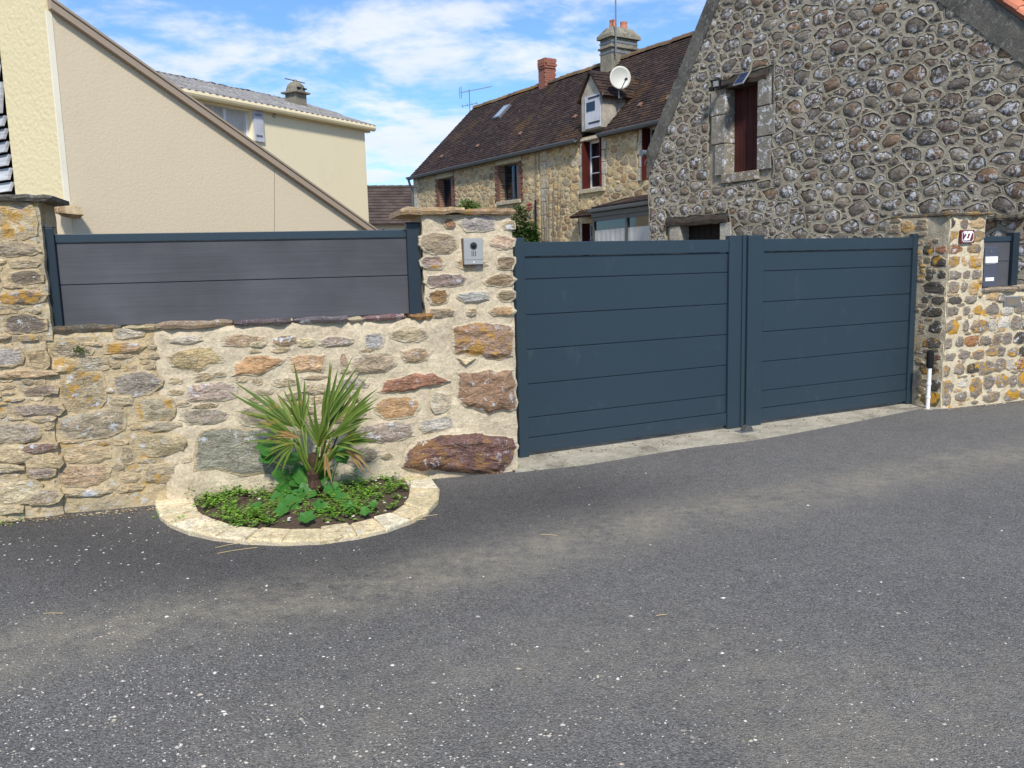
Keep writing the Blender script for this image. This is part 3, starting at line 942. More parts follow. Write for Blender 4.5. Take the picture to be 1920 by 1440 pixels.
PIER = [(-30, 379, 68, 449, (192, 176, 140)), (-30, 453, 76, 480, (150, 136, 116)), (15, 505, 82, 533, (126, 112, 100)), (-10, 545, 87, 571, (116, 98, 88)),
        (5, 589, 87, 626, (92, 84, 80)), (-8, 648, 44, 688, (168, 164, 160)), (50, 652, 93, 696, (188, 164, 124)), (-10, 694, 104, 709, (200, 168, 130)),
        (38, 722, 112, 743, (140, 122, 112)), (20, 758, 118, 781, (146, 132, 122)), (-20, 792, 78, 830, (160, 150, 134)), (34, 829, 108, 850, (122, 98, 92)),
        (-20, 834, 60, 868, (196, 176, 138)), (50, 851, 120, 880, (206, 184, 142)), (-30, 869, 48, 888, (196, 182, 148)), (50, 874, 104, 896, (166, 150, 140)),
        (-30, 898, 78, 946, (214, 200, 164)), (50, 916, 118, 946, (150, 138, 120)), (-30, 946, 46, 966, (200, 186, 150))]
OLD = [(94, 648, 176, 668, (168, 156, 134)), (92, 669, 144, 700, (204, 186, 146)), (146, 668, 202, 696, (192, 182, 158)), (112, 697, 196, 768, (162, 146, 116)),
       (214, 696, 306, 742, (136, 130, 124)), (112, 768, 240, 822, (160, 148, 126)), (112, 836, 206, 868, (198, 178, 142)), (107, 870, 206, 911, (176, 146, 116)),
       (120, 914, 212, 930, (186, 170, 136)), (224, 884, 264, 904, (190, 166, 128)), (254, 745, 330, 790, (170, 160, 136)), (258, 812, 346, 852, (172, 158, 124)),
       (268, 868, 344, 905, (168, 154, 128)), (194, 641, 272, 663, (170, 138, 106)), (210, 614, 276, 634, (200, 192, 176)), (224, 836, 252, 870, (150, 136, 112)),
       (205, 742, 250, 762, (182, 168, 136)), (212, 908, 270, 922, (196, 176, 138)), (265, 790, 340, 808, (186, 176, 152)), (282, 745, 296, 760, (160, 140, 110))]
NEW = [(318, 627, 380, 645, (200, 192, 178)), (414, 627, 497, 650, (198, 168, 134)), (348, 717, 446, 753, (186, 166, 158)),
       (338, 767, 428, 796, (150, 141, 128)), (510, 628, 558, 651, (142, 118, 94)), (556, 634, 592, 651, (212, 196, 156)), (594, 630, 664, 650, (170, 152, 144)),
       (682, 624, 719, 654, (166, 170, 176)), (733, 611, 802, 641, (192, 176, 142)), (750, 651, 804, 680, (182, 152, 122)), (658, 662, 742, 699, (182, 162, 138)),
       (630, 707, 690, 731, (186, 176, 168)), (702, 744, 788, 784, (186, 142, 98)), (805, 732, 844, 774, (216, 202, 176)), (784, 782, 853, 809, (196, 192, 184)),
       (678, 789, 776, 828, (176, 160, 152)), (644, 838, 712, 872, (160, 146, 126)), (608, 754, 684, 792, (192, 166, 138)), (448, 760, 522, 800, (150, 140, 126)),
       (470, 640, 500, 652, (196, 180, 150)), (566, 716, 620, 740, (200, 180, 150)), (636, 662, 652, 690, (170, 140, 120))]
def traced(fr, parent, lst, mat, d=0.0, seed=0, alpha_p=0.1, **kw):
    r = random.Random(seed)
    for i, e in enumerate(lst):
        x0, y0, x1, y1, c = e[:5]
        c = tuple(int(a_ * 0.66 + b_ * 0.34) for a_, b_ in zip(c, (178, 158, 126)))
        al = e[5] if len(e) > 5 else (0.8 if r.random() < alpha_p else 0.0)
        big = (x1 - x0) * (y1 - y0) > 2500
        gx_, gy_ = 0.05 * (x1 - x0), 0.06 * (y1 - y0)
        poly = rectpoly(fr, x0 - gx_, y0 - gy_, x1 + gx_, y1 + gy_, r, d, n=10 if big else 8, sq=r.uniform(2.4, 4.5))
        o = rock(fr, parent, poly, c, mat, edge=d + kw.get('edge', 0.006), top=d + kw.get('top', 0.016) * r.uniform(0.6, 1.4), rough=kw.get('rough', 0.007), alpha=al, seed=seed * 100 + i, sub=3 if big else 2, back=d - 0.04, rings=4 if big else 3)
SURF['f'] = surf(0.02, 3.0)
traced(WALL, pier, PIER, K['stone'], 0.03, 1, 0.3)
SURF['f'] = surf(0.022, 1.0)
traced(WALL, lw, OLD, K['stone'], 0.0, 2, 0.35)
SURF['f'] = surf(0.018, 2.0)
traced(WALL, lw, NEW, K['stone_new'], 0.002, 3, 0.0)
def filler(fr, parent, box, boxes, pal, mat, count, seed, d, wr, hr):
    r = random.Random(seed); bx = [b[:4] for b in boxes]; out = []
    for _ in range(count * 60):
        if len(out) >= count: break
        w_ = r.uniform(*wr); h_ = r.uniform(*hr) * (0.6 + 0.4 * w_ / wr[1])
        x, y = r.uniform(box[0], box[2] - w_), r.uniform(box[1], box[3] - h_)
        q = (x, y, x + w_, y + h_)
        if any(q[0] < b[2] - 1 and q[2] > b[0] + 1 and q[1] < b[3] - 1 and q[3] > b[1] + 1 for b in bx): continue
        bx.append(q); out.append((*q, r.choice(pal)))
    traced(fr, parent, out, mat, d, seed, 0.15, top=0.010, rough=0.005)
PALE = [(198, 178, 140), (186, 170, 138), (176, 158, 128), (204, 188, 154), (160, 146, 122), (182, 160, 126)]
HERO = [(308, 648, 424, 698), (433, 662, 538, 706), (536, 662, 612, 700), (702, 697, 846, 736), (362, 798, 540, 888), (845, 604, 962, 688), (855, 692, 970, 778), (750, 808, 975, 890)]
SURF['f'] = surf(0.02, 3.0)
filler(WALL, pier, (-40, 382, 80, 640), PIER, PALE, K['stone'], 16, 81, 0.03, (24, 62), (9, 18))
SURF['f'] = surf(0.02, 4.0)
filler(WALL, pier, (-40, 645, 106, 950), PIER, PALE, K['stone'], 40, 82, 0.025, (18, 56), (8, 20))
SURF['f'] = surf(0.022, 1.0)
filler(WALL, lw, (100, 640, 300, 918), OLD, PALE, K['stone'], 60, 83, 0.0, (16, 64), (8, 22))
SURF['f'] = surf(0.018, 2.0)
filler(WALL, lw, (300, 625, 800, 870), NEW + HERO + OLD, PALE + [(188, 172, 150), (196, 176, 140)], K['stone_new'], 34, 84, 0.002, (20, 60), (10, 22))
def polyrock(fr, parent, pts, col, mat, seed, d=0.0, alpha=0.0, top=0.03, rough=0.02, rings=5, sub=4, name='stone'):
    return rock(fr, parent, [fr.uv(x, y, d) for x, y in pts], col, mat, d + 0.005, d + top, rough * 0.30, alpha, name, rings, seed, sub, d - 0.05)
polyrock(WALL, lw, [(310, 668), (352, 652), (396, 648), (424, 676), (388, 690), (372, 698), (322, 688)], (188, 168, 126), K['stone_new'], 301, top=0.018)
polyrock(WALL, lw, [(433, 706), (438, 682), (462, 667), (500, 662), (520, 669), (538, 673), (514, 690), (482, 706)], (196, 156, 114), K['stone_new'], 302, top=0.022)
polyrock(WALL, lw, [(536, 672), (560, 662), (612, 664), (606, 700), (546, 700)], (200, 166, 128), K['stone_new'], 303, top=0.018)
polyrock(WALL, lw, [(704, 736), (722, 712), (762, 702), (812, 697), (846, 714), (812, 724), (766, 733)], (158, 116, 92), K['stone_new'], 304, top=0.030, rough=0.03)
polyrock(WALL, lw, [(362, 884), (366, 828), (376, 806), (420, 800), (470, 806), (524, 798), (540, 860), (520, 888)], (150, 146, 128), K['stone'], 305, top=0.02)
SURF['f'] = surf(0.016, 5.0)
PIL = [(831, 409, 855, 429, (152, 104, 76)), (863, 403, 928, 434, (168, 164, 166)), (940, 413, 967, 432, (170, 146, 114)), (788, 436, 856, 475, (146, 130, 108)),
       (917, 439, 966, 469, (206, 172, 148)), (786, 480, 836, 506, (152, 132, 128)), (854, 480, 914, 506, (192, 162, 128)), (930, 480, 967, 505, (136, 116, 92)),
       (797, 511, 872, 539, (122, 106, 106)), (907, 513, 967, 538, (148, 122, 92)), (801, 540, 843, 571, (130, 98, 62)), (854, 545, 918, 567, (176, 180, 180)),
       (931, 542, 967, 566, (146, 130, 102)), (802, 576, 853, 595, (148, 132, 112)), (873, 577, 893, 593, (190, 176, 152)), (919, 573, 967, 593, (168, 132, 92))]
traced(WALL, gp, PIL, K['stone_new'], 0.008, 4, 0.15, rough=0.010, top=0.016)
polyrock(WALL, gp, [(846, 612), (880, 604), (940, 605), (962, 610), (962, 668), (935, 676), (890, 668), (850, 664), (847, 640)], (158, 130, 106), K['stone_new'], 311, 0.008, 0.8, 0.035, 0.05)
polyrock(WALL, gp, [(855, 671), (893, 672), (871, 687)], (222, 204, 164), K['stone_new'], 312, 0.008, rings=2)
polyrock(WALL, gp, [(856, 698), (900, 694), (962, 692), (970, 720), (968, 766), (915, 776), (872, 764), (856, 744)], (156, 126, 100), K['stone_new'], 313, 0.008, 0.0, 0.045, 0.05)
polyrock(WALL, gp, [(752, 876), (756, 850), (778, 826), (836, 814), (892, 810), (940, 816), (966, 820), (973, 836), (964, 862), (944, 888), (860, 888)], (116, 88, 80), K['stone_new'], 314, 0.006, 0.3, 0.07, 0.06, rings=6)
SURF['f'] = None
# coping slates of the low wall
for i, (x0, x1, yl, h, c, al) in enumerate([(88, 226, 624, 0.045, (112, 104, 90), 0.3), (228, 300, 617, 0.03, (196, 178, 140), 0), (288, 436, 610, 0.045, (168, 146, 122), 0.2), (438, 546, 606, 0.04, (110, 96, 96), 0),
                                            (551, 652, 602, 0.042, (120, 110, 112), 0), (652, 684, 600, 0.03, (206, 190, 156), 0), (682, 762, 598, 0.036, (138, 108, 104), 0), (770, 814, 595, 0.04, (168, 128, 84), 0.6)]):
    a, b = WALL.u(x0, yl, 0.02), WALL.u(x1, yl, 0.02)
    vt = wtop((a + b) / 2)
    slab(WALL, lw, (a, b), vt - 0.005, vt - 0.005 + h, -0.30, 0.035, c, K['slate'], seed=20 + i, alpha=al)
# pier cap and pillar cap
slab(WALL, pier, (UL, WALL.u(98, 380, 0.08)), VPT - 0.004, VPT + 0.042, -0.42, 0.08, (104, 98, 88), K['slate'], 'cap_slab', 41, 0.0)
slab(WALL, gp, (WALL.u(752, 400, 0.06), WALL.u(872, 400, 0.06)), VGT - 0.002, VGT + 0.05, -0.54, 0.07, (196, 170, 136), K['slate'], 'cap_slab', 42, 0.5)
slab(WALL, gp, (WALL.u(868, 398, 0.06), WALL.u(968, 402, 0.06)), VGT - 0.006, VGT + 0.038, -0.52, 0.06, (186, 154, 122), K['slate'], 'cap_slab', 43, 0.9)

# ------------------------------------------------------------------ fence panel on the low wall
fe = thing('fence_panel', 'dark grey two-board composite fence panel standing on the low stone wall', 'fence', WALL.p(-1.8, wtop(-1.8), -0.1))
FD = -0.07
uL, uR = WALL.u(96, 520, FD), WALL.u(776, 510, FD)
vfb = WALL.v(440, 601, FD); vft = WALL.v(440, 435, FD)
hw = 0.048
vpt = vft + 0.045
for uc in (uL, uR):
    p = MB().box(WALL, uc - hw, uc + hw, vfb - 0.03, vpt, FD - 0.06, FD + 0.035).build('post', K['paint_dark'], fe, bevel=0.006)
    MB().box(WALL, uc - hw - 0.004, uc + hw + 0.004, vpt, vpt + 0.008, FD - 0.064, FD + 0.039).build('post_cap', K['paint_dark'], p, bevel=0.003)
rh = 0.055
MB().box(WALL, uL + hw, uR - hw, vft - rh, vft, FD - 0.03, FD + 0.012).build('top_rail', K['paint'], fe, bevel=0.003)
vm = (vfb + vft - rh) / 2
MB().box(WALL, uL + hw, uR - hw, vm + 0.005, vft - rh - 0.001, FD - 0.015, FD).build('board', K['composite'], fe, bevel=0.002)
MB().box(WALL, uL + hw, uR - hw, vfb, vm - 0.001, FD - 0.015, FD - 0.001).build('board', K['composite'], fe, bevel=0.002)
MB().box(WALL, uL + hw, uR - hw, vm - 0.004, vm + 0.008, FD - 0.02, FD - 0.008).build('joint_strip', K['paint_dark'], fe)

# ------------------------------------------------------------------ intercom
ID = 0.02
iu0, iu1 = WALL.u(870, 470, ID + 0.05), WALL.u(906, 470, ID + 0.05)
iv0, iv1 = WALL.v(888, 496, ID + 0.05), WALL.v(888, 447, ID + 0.05)
ic = thing('intercom', 'silver video intercom plate with round camera lens on the stone pillar', 'intercom', WALL.p((iu0 + iu1) / 2, iv0, ID))
MB().box(WALL, iu0 - 0.004, iu1 + 0.004, iv0 - 0.004, iv1 + 0.004, ID - 0.02, ID + 0.03).build('housing', plain('bronze_housing', (92, 80, 68), 0.5), ic, bevel=0.003)
MB().box(WALL, iu0, iu1, iv0, iv1, ID + 0.03, ID + 0.05).build('plate', K['silver'], ic, bevel=0.004)
um = (iu0 + iu1) / 2; vl = iv0 + (iv1 - iv0) * 0.72; lr = 0.026
def disc(fr, u, v, d, r, n=20):
    return [fr.p(u + r * math.cos(2 * math.pi * k / n), v + r * math.sin(2 * math.pi * k / n), d) for k in range(n)]
def cyl(mb, fr, u, v, d0, d1, r, n=20, r1=None):
    a = disc(fr, u, v, d0, r, n); b = disc(fr, u, v, d1, r if r1 is None else r1, n)
    return mb.add(a + b, [tuple(range(n - 1, -1, -1)), tuple(range(n, 2 * n))] + [(k, (k + 1) % n, n + (k + 1) % n, n + k) for k in range(n)])
cyl(MB(), WALL, um, vl, ID + 0.045, ID + 0.056, lr).build('lens_ring', plain('lens_ring_grey', (70, 74, 84), 0.3, metallic=0.6), ic)
mb = MB()
for q, (rr, dd) in enumerate(((0.019, 0.056), (0.016, 0.064), (0.009, 0.069), (0.001, 0.071))):
    mb.v += [tuple(x) for x in disc(WALL, um, vl, ID + dd, rr, 16)]
for q in range(3):
    for k in range(16): mb.f.append((q * 16 + k, q * 16 + (k + 1) % 16, q * 16 + 16 + (k + 1) % 16, q * 16 + 16 + k))
mb.build('lens', glass_mat('camera_dome', (6, 6, 10), 0.05), ic, smooth=True)
for k in (-1, 0, 1):
    MB().box(WALL, um + k * 0.013 - 0.0025, um + k * 0.013 + 0.0025, iv0 + (iv1 - iv0) * 0.32, iv0 + (iv1 - iv0) * 0.52, ID + 0.045, ID + 0.0512).build('speaker_slot', K['black'], ic)
MB().box(WALL, iu0 + 0.003, iu1 - 0.003, iv0 + 0.034, iv0 + 0.036, ID + 0.045, ID + 0.0508).build('seam', K['black'], ic)
cyl(MB(), WALL, um, iv0 + 0.018, ID + 0.045, ID + 0.053, 0.005, 10).build('button', K['white_enamel'], ic)

# ------------------------------------------------------------------ double gate
GV = [GATE.v(985, y) for y in (848, 822, 784, 721, 656, 591, 524, 481, 454)]
GD = 0.0
def gate_leaf(label, u0, u1, stl, strr, lowl, lowr, sh):
    g = thing('gate_leaf', label, 'gate', GATE.p((u0 + u1) / 2, 0.05, 0), 'leaves of the double gate')
    a, b = u0 + stl, u1 - strr
    MB().box(GATE, u0, a, lowl, GV[8] + sh, GD - 0.03, GD + 0.03).build('stile', K['paint'], g, bevel=0.005)
    MB().box(GATE, b, u1, lowr, GV[8] + sh, GD - 0.03, GD + 0.03).build('stile', K['paint'], g, bevel=0.005)
    MB().box(GATE, a + 0.001, b - 0.001, GV[7], GV[8], GD - 0.025, GD + 0.022).build('top_rail', K['paint'], g, bevel=0.004)
    MB().box(GATE, a + 0.001, b - 0.001, GV[0], GV[1], GD - 0.025, GD + 0.018).build('bottom_rail', K['paint'], g, bevel=0.004)
    for k in range(1, 7):
        lo, hi = GV[k], GV[k + 1]
        MB().box(GATE, a + 0.001, b - 0.001, lo + 0.004, hi - 0.002, GD - 0.012, GD + 0.006 + 0.0008 * (k % 2)).build('board', K['paint'], g, bevel=0.004)
    MB().box(GATE, a, b, GV[1] + 0.001, GV[7] - 0.001, GD - 0.014, GD - 0.002).build('backing_panel', K['paint_dark'], g)
    return g
gu0, gu1 = GATE.u(967, 650), GATE.u(1390, 620)
gu2, gu3 = GATE.u(1397, 620), GATE.u(1731, 590)
gl = gate_leaf('anthracite gate leaf of horizontal boards beside the pillar with the intercom', gu0, gu1, GATE.u(985, 650) - gu0, gu1 - GATE.u(1362, 620), GATE.v(977, 862), GATE.v(1380, 806), 0.035)
gr = gate_leaf('anthracite gate leaf of horizontal boards beside the numbered pillar', gu2, gu3, GATE.u(1426, 620) - gu2, gu3 - GATE.u(1703, 590), GATE.v(1412, 802), GATE.v(1718, 757), 0.035)
MB().box(GATE, gu1 - 0.03, gu1 + 0.006, GATE.v(1380, 800), GV[8] + 0.04, GD + 0.031, GD + 0.043).build('cover_strip', K['paint'], gl, bevel=0.003)
MB().box(GATE, gu1 + 0.001, gu2 - 0.001, GATE.v(1380, 800), GV[8] + 0.02, GD - 0.03, GD + 0.01).build('meeting_strip', K['paint_dark'], gl)
MB().box(GATE, gu3 - 0.10, gu3 - 0.02, 0.1, GV[8] - 0.3, GD - 0.10, GD - 0.031).build('hinge_plate', K['paint_dark'], gr)
MB().box(GATE, gu3 - 0.03, gu3 + 0.06, GV[8] + 0.0, GV[8] + 0.06, GD - 0.12, GD - 0.031).build('hinge', K['paint_dark'], gr, bevel=0.01)
cyl(MB(), GATE, gu3 + 0.0, GATE.v(1736, 690), GD - 0.1, GD - 0.035, 0.02, 10).build('hinge', K['steel'], gr)
MB().box(GATE, gu0 - 0.01, gu0 + 0.05, 0.05, GV[8] - 0.1, GD - 0.10, GD - 0.031).build('hinge_plate', K['paint_dark'], gl)
# floor stop where the leaves meet
sp = ground(1400, 812)
st = thing('gate_stop', 'small rounded grey floor stop on the concrete where the gate leaves meet', 'gate stop', sp)
mb = MB(); q = Frame(sp, ANG_X)
pr = [(-0.05, 0.0), (0.045, 0.0), (0.05, 0.03), (0.035, 0.055), (0.01, 0.062), (-0.02, 0.05), (-0.045, 0.02)]
mb.prism(q, [(a, b + 0.012) for a, b in pr], -0.04, 0.03).build('stop_block', K['grey_alu'], st, bevel=0.006)
MB().box(q, -0.09, 0.07, 0.013, 0.02, -0.06, 0.04).build('base_plate', K['steel'], st)

# white stake with black foam grip by the numbered pillar
b0 = ground(1739, 768); tt_ = at_depth(1745, 656, b0.y)
sk = thing('marker_post', 'thin white metal stake with black foam sleeve in front of the numbered pillar', 'post', b0)
dv = (tt_ - b0)
MB().tube([b0 - dv * 0.02, b0 + dv * 0.72], 0.020, 12).build('pole', K['white_metal'], sk, smooth=False)
f0, f1_ = b0 + dv * 0.70, b0 + dv * 1.0
MB().tube([f0, f0 + (f1_ - f0) * 0.04, f0 + (f1_ - f0) * 0.1, f0 + (f1_ - f0) * 0.85, f0 + (f1_ - f0) * 0.95, f1_], [0.026, 0.033, 0.036, 0.036, 0.030, 0.014], 14).build('foam_sleeve', K['foam'], sk, smooth=True)
for s in (0.2, 0.42): MB().tube([b0 + dv * s, b0 + dv * (s + 0.03)], 0.024, 12).build('clamp', K['white_metal'], sk)
MB().tube([b0 + Z * 0.001, b0 + Z * 0.012], 0.05, 14).build('foot_plate', K['concrete'], sk)

# ------------------------------------------------------------------ right pillar and wall
rp = thing('numbered_pillar', 'stained stone gate pillar with orange lichen and a house number plate', 'pillar', RIGHT.p(0.2, 0, -0.3))
rw = thing('lichen_wall', 'pale pointed cobble wall with orange lichen below the letterbox', 'wall', RIGHT.p(1.0, 0, -0.2))
SIDE = Frame(RIGHT.p(0, 0, 0), ANG_B)
VRT = RIGHT.v(1810, 404)
ur1 = RIGHT.u(1846, 480)
mortar_sheet(RIGHT, 0.0, ur1, -0.08, VRT, 0.0, 0.010, rp, K['mortar_right'], 'mortar', thick=0.7, step=0.04, seed=6.0)
mortar_sheet(SIDE, 0.004, 0.72, -0.08, VRT - 0.003, 0.004, 0.008, rp, K['mortar_weathered_shaded'], 'weathered_shaded_mortar', thick=0.02, step=0.05, seed=7.0)  # side face: stained pointing, colour also carries some of its shade
VRW = RIGHT.v(1880, 546)
mortar_sheet(RIGHT, ur1 - 0.01, ur1 + 2.2, -0.08, VRW, -0.004, 0.010, rw, K['mortar_right'], 'mortar', thick=0.4, step=0.05, seed=8.0)
G_, D_, B_, L_, T_ = (138, 126, 112), (82, 76, 68), (148, 104, 78), (196, 186, 168), (178, 150, 112)
RS = [(1690, 416, 1712, 438, T_, .8, 1), (1716, 420, 1738, 434, G_, .5, 1), (1743, 410, 1790, 428, D_, 0, 0), (1800, 410, 1815, 429, G_, 0, 0), (1819, 409, 1846, 427, T_, 0, 0), (1742, 434, 1796, 453, G_, 1, 0), (1822, 432, 1845, 452, G_, .6, 0),
      (1731, 461, 1751, 477, D_, 1, 1), (1755, 462, 1774, 474, B_, 0, 1), (1776, 461, 1804, 474, B_, .4, 0), (1811, 459, 1838, 474, G_, .4, 0), (1745, 480, 1774, 500, D_, .8, 1),
      (1776, 480, 1798, 502, G_, .7, 0), (1803, 480, 1812, 500, T_, 0, 0), (1814, 479, 1839, 503, T_, 1, 0), (1736, 509, 1749, 526, D_, 0, 1), (1759, 508, 1773, 523, D_, 0, 1),
      (1775, 509, 1801, 524, G_, 0, 0), (1804, 506, 1818, 522, G_, 0, 0), (1822, 507, 1839, 523, G_, 0, 0), (1729, 529, 1773, 551, D_, 0, 1), (1775, 529, 1797, 551, G_, 1, 0),
      (1802, 530, 1812, 547, G_, 0, 0), (1816, 529, 1834, 552, T_, 1, 0), (1729, 556, 1741, 568, D_, 0, 1), (1748, 557, 1772, 570, D_, 0, 1), (1774, 557, 1803, 570, D_, 0, 0),
      (1808, 555, 1831, 568, G_, 0, 0), (1725, 577, 1769, 594, D_, 0, 1), (1771, 576, 1796, 593, G_, 0, 0), (1807, 575, 1818, 589, G_, 0, 0), (1827, 573, 1841, 590, T_, 1, 0),
      (1740, 601, 1767, 625, D_, 0, 1), (1769, 600, 1799, 626, G_, 1, 0), (1806, 599, 1815, 623, G_, 0, 0), (1728, 632, 1766, 653, D_, .4, 1), (1768, 634, 1784, 654, G_, 0, 0),
      (1792, 631, 1806, 651, G_, 0, 0), (1733, 662, 1764, 678, (112, 88, 70), 0, 1), (1766, 663, 1791, 677, G_, .5, 0), (1796, 658, 1818, 673, G_, 0, 0), (1722, 683, 1762, 703, D_, .5, 1),
      (1763, 685, 1780, 706, G_, .9, 0), (1788, 682, 1807, 701, G_, .3, 0), (1744, 711, 1764, 733, D_, 0, 1), (1766, 713, 1786, 741, G_, .8, 0), (1796, 711, 1815, 727, L_, .3, 0),
      (1727, 734, 1764, 762, (104, 92, 56), 1, 1), (1767, 738, 1781, 761, G_, .6, 0), (1789, 735, 1813, 753, G_, .7, 0)]
RW = [(1849, 572, 1871, 589, G_, 0), (1879, 574, 1898, 589, L_, 0), (1905, 568, 1924, 585, G_, 0), (1820, 600, 1854, 624, G_, .8), (1857, 597, 1867, 618, L_, 0), (1872, 594, 1891, 616, L_, 0),
      (1895, 593, 1913, 617, G_, 0), (1917, 599, 1934, 616, D_, 0), (1809, 631, 1834, 649, B_, .3), (1838, 631, 1856, 647, G_, .8), (1861, 628, 1877, 646, G_, .2), (1880, 625, 1896, 644, G_, 0),
      (1901, 623, 1924, 644, D_, 0), (1824, 656, 1844, 672, G_, .9), (1850, 652, 1869, 667, G_, .6), (1871, 650, 1883, 666, G_, 0), (1891, 652, 1907, 667, G_, .9), (1911, 647, 1928, 668, D_, 0),
      (1811, 683, 1834, 699, D_, 1), (1836, 676, 1863, 701, G_, 1), (1863, 672, 1885, 695, G_, .4), (1889, 674, 1900, 693, L_, 0), (1904, 675, 1919, 692, B_, .9), (1818, 708, 1840, 746, G_, 1),
      (1845, 704, 1863, 729, G_, 0), (1867, 702, 1892, 726, G_, .9), (1895, 702, 1905, 725, G_, 0), (1909, 697, 1924, 723, G_, 1), (1843, 737, 1875, 752, G_, .4), (1884, 730, 1909, 749, G_, 1), (1911, 732, 1928, 743, G_, .9),
      (1852, 549, 1872, 562, T_, .9), (1868, 553, 1884, 566, G_, 0), (1930, 560, 1960, 580, G_, 0), (1930, 640, 1955, 660, G_, 0), (1935, 690, 1960, 715, G_, .6)]
r = random.Random(5)
for i, (x0, y0, x1, y1, c, al, sd) in enumerate(RS):
    fr = SIDE if sd else RIGHT
    rock(fr, rp, [(max(a_, 0.012), b_) for a_, b_ in rectpoly(fr, x0 - 2.2, y0 - 2.2, x1 + 2.2, y1 + 2.2, r, 0.0, 7, 3.6)], c, K['cobble'], 0.003, 0.012, 0.006, al, seed=500 + i, sub=2, rings=3)
for i, (x0, y0, x1, y1, c, al) in enumerate(RW):
    rock(RIGHT, rw, rectpoly(RIGHT, x0 - 3, y0 - 2.5, x1 + 3, y1 + 2.5, r, 0.0, 7, 3.6), c, K['cobble'], 0.003, 0.012, 0.006, al, seed=600 + i, sub=2, rings=3)
DK = [(96, 88, 78), (112, 102, 90), (128, 112, 94), (120, 104, 86)]
filler(SIDE, rp, (1664, 410, 1742, 446), [q for q in RS if q[6]], DK, K['cobble'], 7, 86, 0.004, (14, 30), (9, 16))
filler(SIDE, rp, (1716, 446, 1764, 762), [q for q in RS if q[6]], DK, K['cobble'], 34, 87, 0.004, (7, 24), (6, 14))
filler(RIGHT, rp, (1776, 408, 1843, 760), [q for q in RS if not q[6]] + RW + [(1795, 425, 1830, 460)], [G_, T_, L_], K['cobble'], 22, 88, 0.0, (6, 16), (5, 10))
filler(RIGHT, rw, (1850, 552, 1958, 748), RW + [(1876, 550, 1916, 580)], [G_, T_, L_], K['cobble'], 34, 89, 0.0, (6, 18), (5, 11))
slab(RIGHT, rp, (-0.05, ur1 + 0.05), VRT - 0.003, VRT + 0.035, -0.74, 0.05, (112, 104, 92), K['slate'], 'cap_slab', 61, 0.9)
for k in range(3):
    slab(RIGHT, rw, (ur1 + 0.005 + k * 0.5, ur1 + 0.495 + k * 0.5), VRW - 0.004, VRW + 0.045, -0.42, 0.04, (166, 150, 128), K['slate'], 'coping_slab', 62 + k, 0.3)
MB().box(RIGHT, RIGHT.u(1881, 566), RIGHT.u(1912, 566), RIGHT.v(1896, 575), RIGHT.v(1896, 556), 0.0, 0.012).build('vent_frame', K['steel'], rw, bevel=0.003)
MB().box(RIGHT, RIGHT.u(1885, 566), RIGHT.u(1908, 566), RIGHT.v(1896, 572), RIGHT.v(1896, 559), 0.010, 0.0135).build('vent_slot', plain('vent_shadow_tan', (120, 108, 92), 0.8), rw)

# house number plate
nu0, nu1 = RIGHT.u(1801, 444, 0.03), RIGHT.u(1826, 444, 0.03)
nv0, nv1 = RIGHT.v(1813, 456, 0.03), RIGHT.v(1813, 431, 0.03)
hn = thing('house_number_plate', 'maroon enamel plate reading 27 on the stained stone pillar', 'number plate', RIGHT.p((nu0 + nu1) / 2, nv0, 0.02))
MB().box(RIGHT, nu0, nu1, nv0, nv1, 0.012, 0.036).build('plate', K['maroon'], hn, bevel=0.004)
mb = MB(); e = 0.012; tk = 0.005; ch = 0.022
def octa(i):
    a, b, c_, d_ = nu0 + i, nu1 - i, nv0 + i, nv1 - i
    k = ch
    return [(a + k, c_), (b - k, c_), (b, c_ + k), (b, d_ - k), (b - k, d_), (a + k, d_), (a, d_ - k), (a, c_ + k)]
oa, ob = octa(e), octa(e + tk)
mb.add([RIGHT.p(a, b, 0.0385) for a, b in oa] + [RIGHT.p(a, b, 0.0385) for a, b in ob], [(k, (k + 1) % 8, 8 + (k + 1) % 8, 8 + k) for k in range(8)])
mb.build('border_line', K['white_enamel'], hn)
cu = bpy.data.curves.new('digits', 'FONT'); cu.body = '27'; cu.align_x = 'CENTER'; cu.align_y = 'CENTER'; cu.size = (nv1 - nv0) * 0.86; cu.extrude = 0.0015; cu.offset = 0.0045; cu.space_character = 0.9
to = bpy.data.objects.new('digits_curve', cu); COL.objects.link(to)
bpy.context.view_layer.update()
dm_ = bpy.data.meshes.new_from_object(to.evaluated_get(bpy.context.evaluated_depsgraph_get()))
bpy.data.objects.remove(to)
ctr = RIGHT.p((nu0 + nu1) / 2, (nv0 + nv1) / 2, 0.039)
M3 = Matrix((RIGHT.U, Z, RIGHT.N)).transposed()
if RIGHT.U.cross(Z).dot(RIGHT.N) < 0: M3 = Matrix((-RIGHT.U, Z, RIGHT.N)).transposed()
dm_.transform(M3.to_4x4()); dm_.name = 'digits'
dm_.materials.clear(); dm_.materials.append(K['white_enamel'])
o = bpy.data.objects.new('digits', dm_); COL.objects.link(o); place(o, ctr, hn)

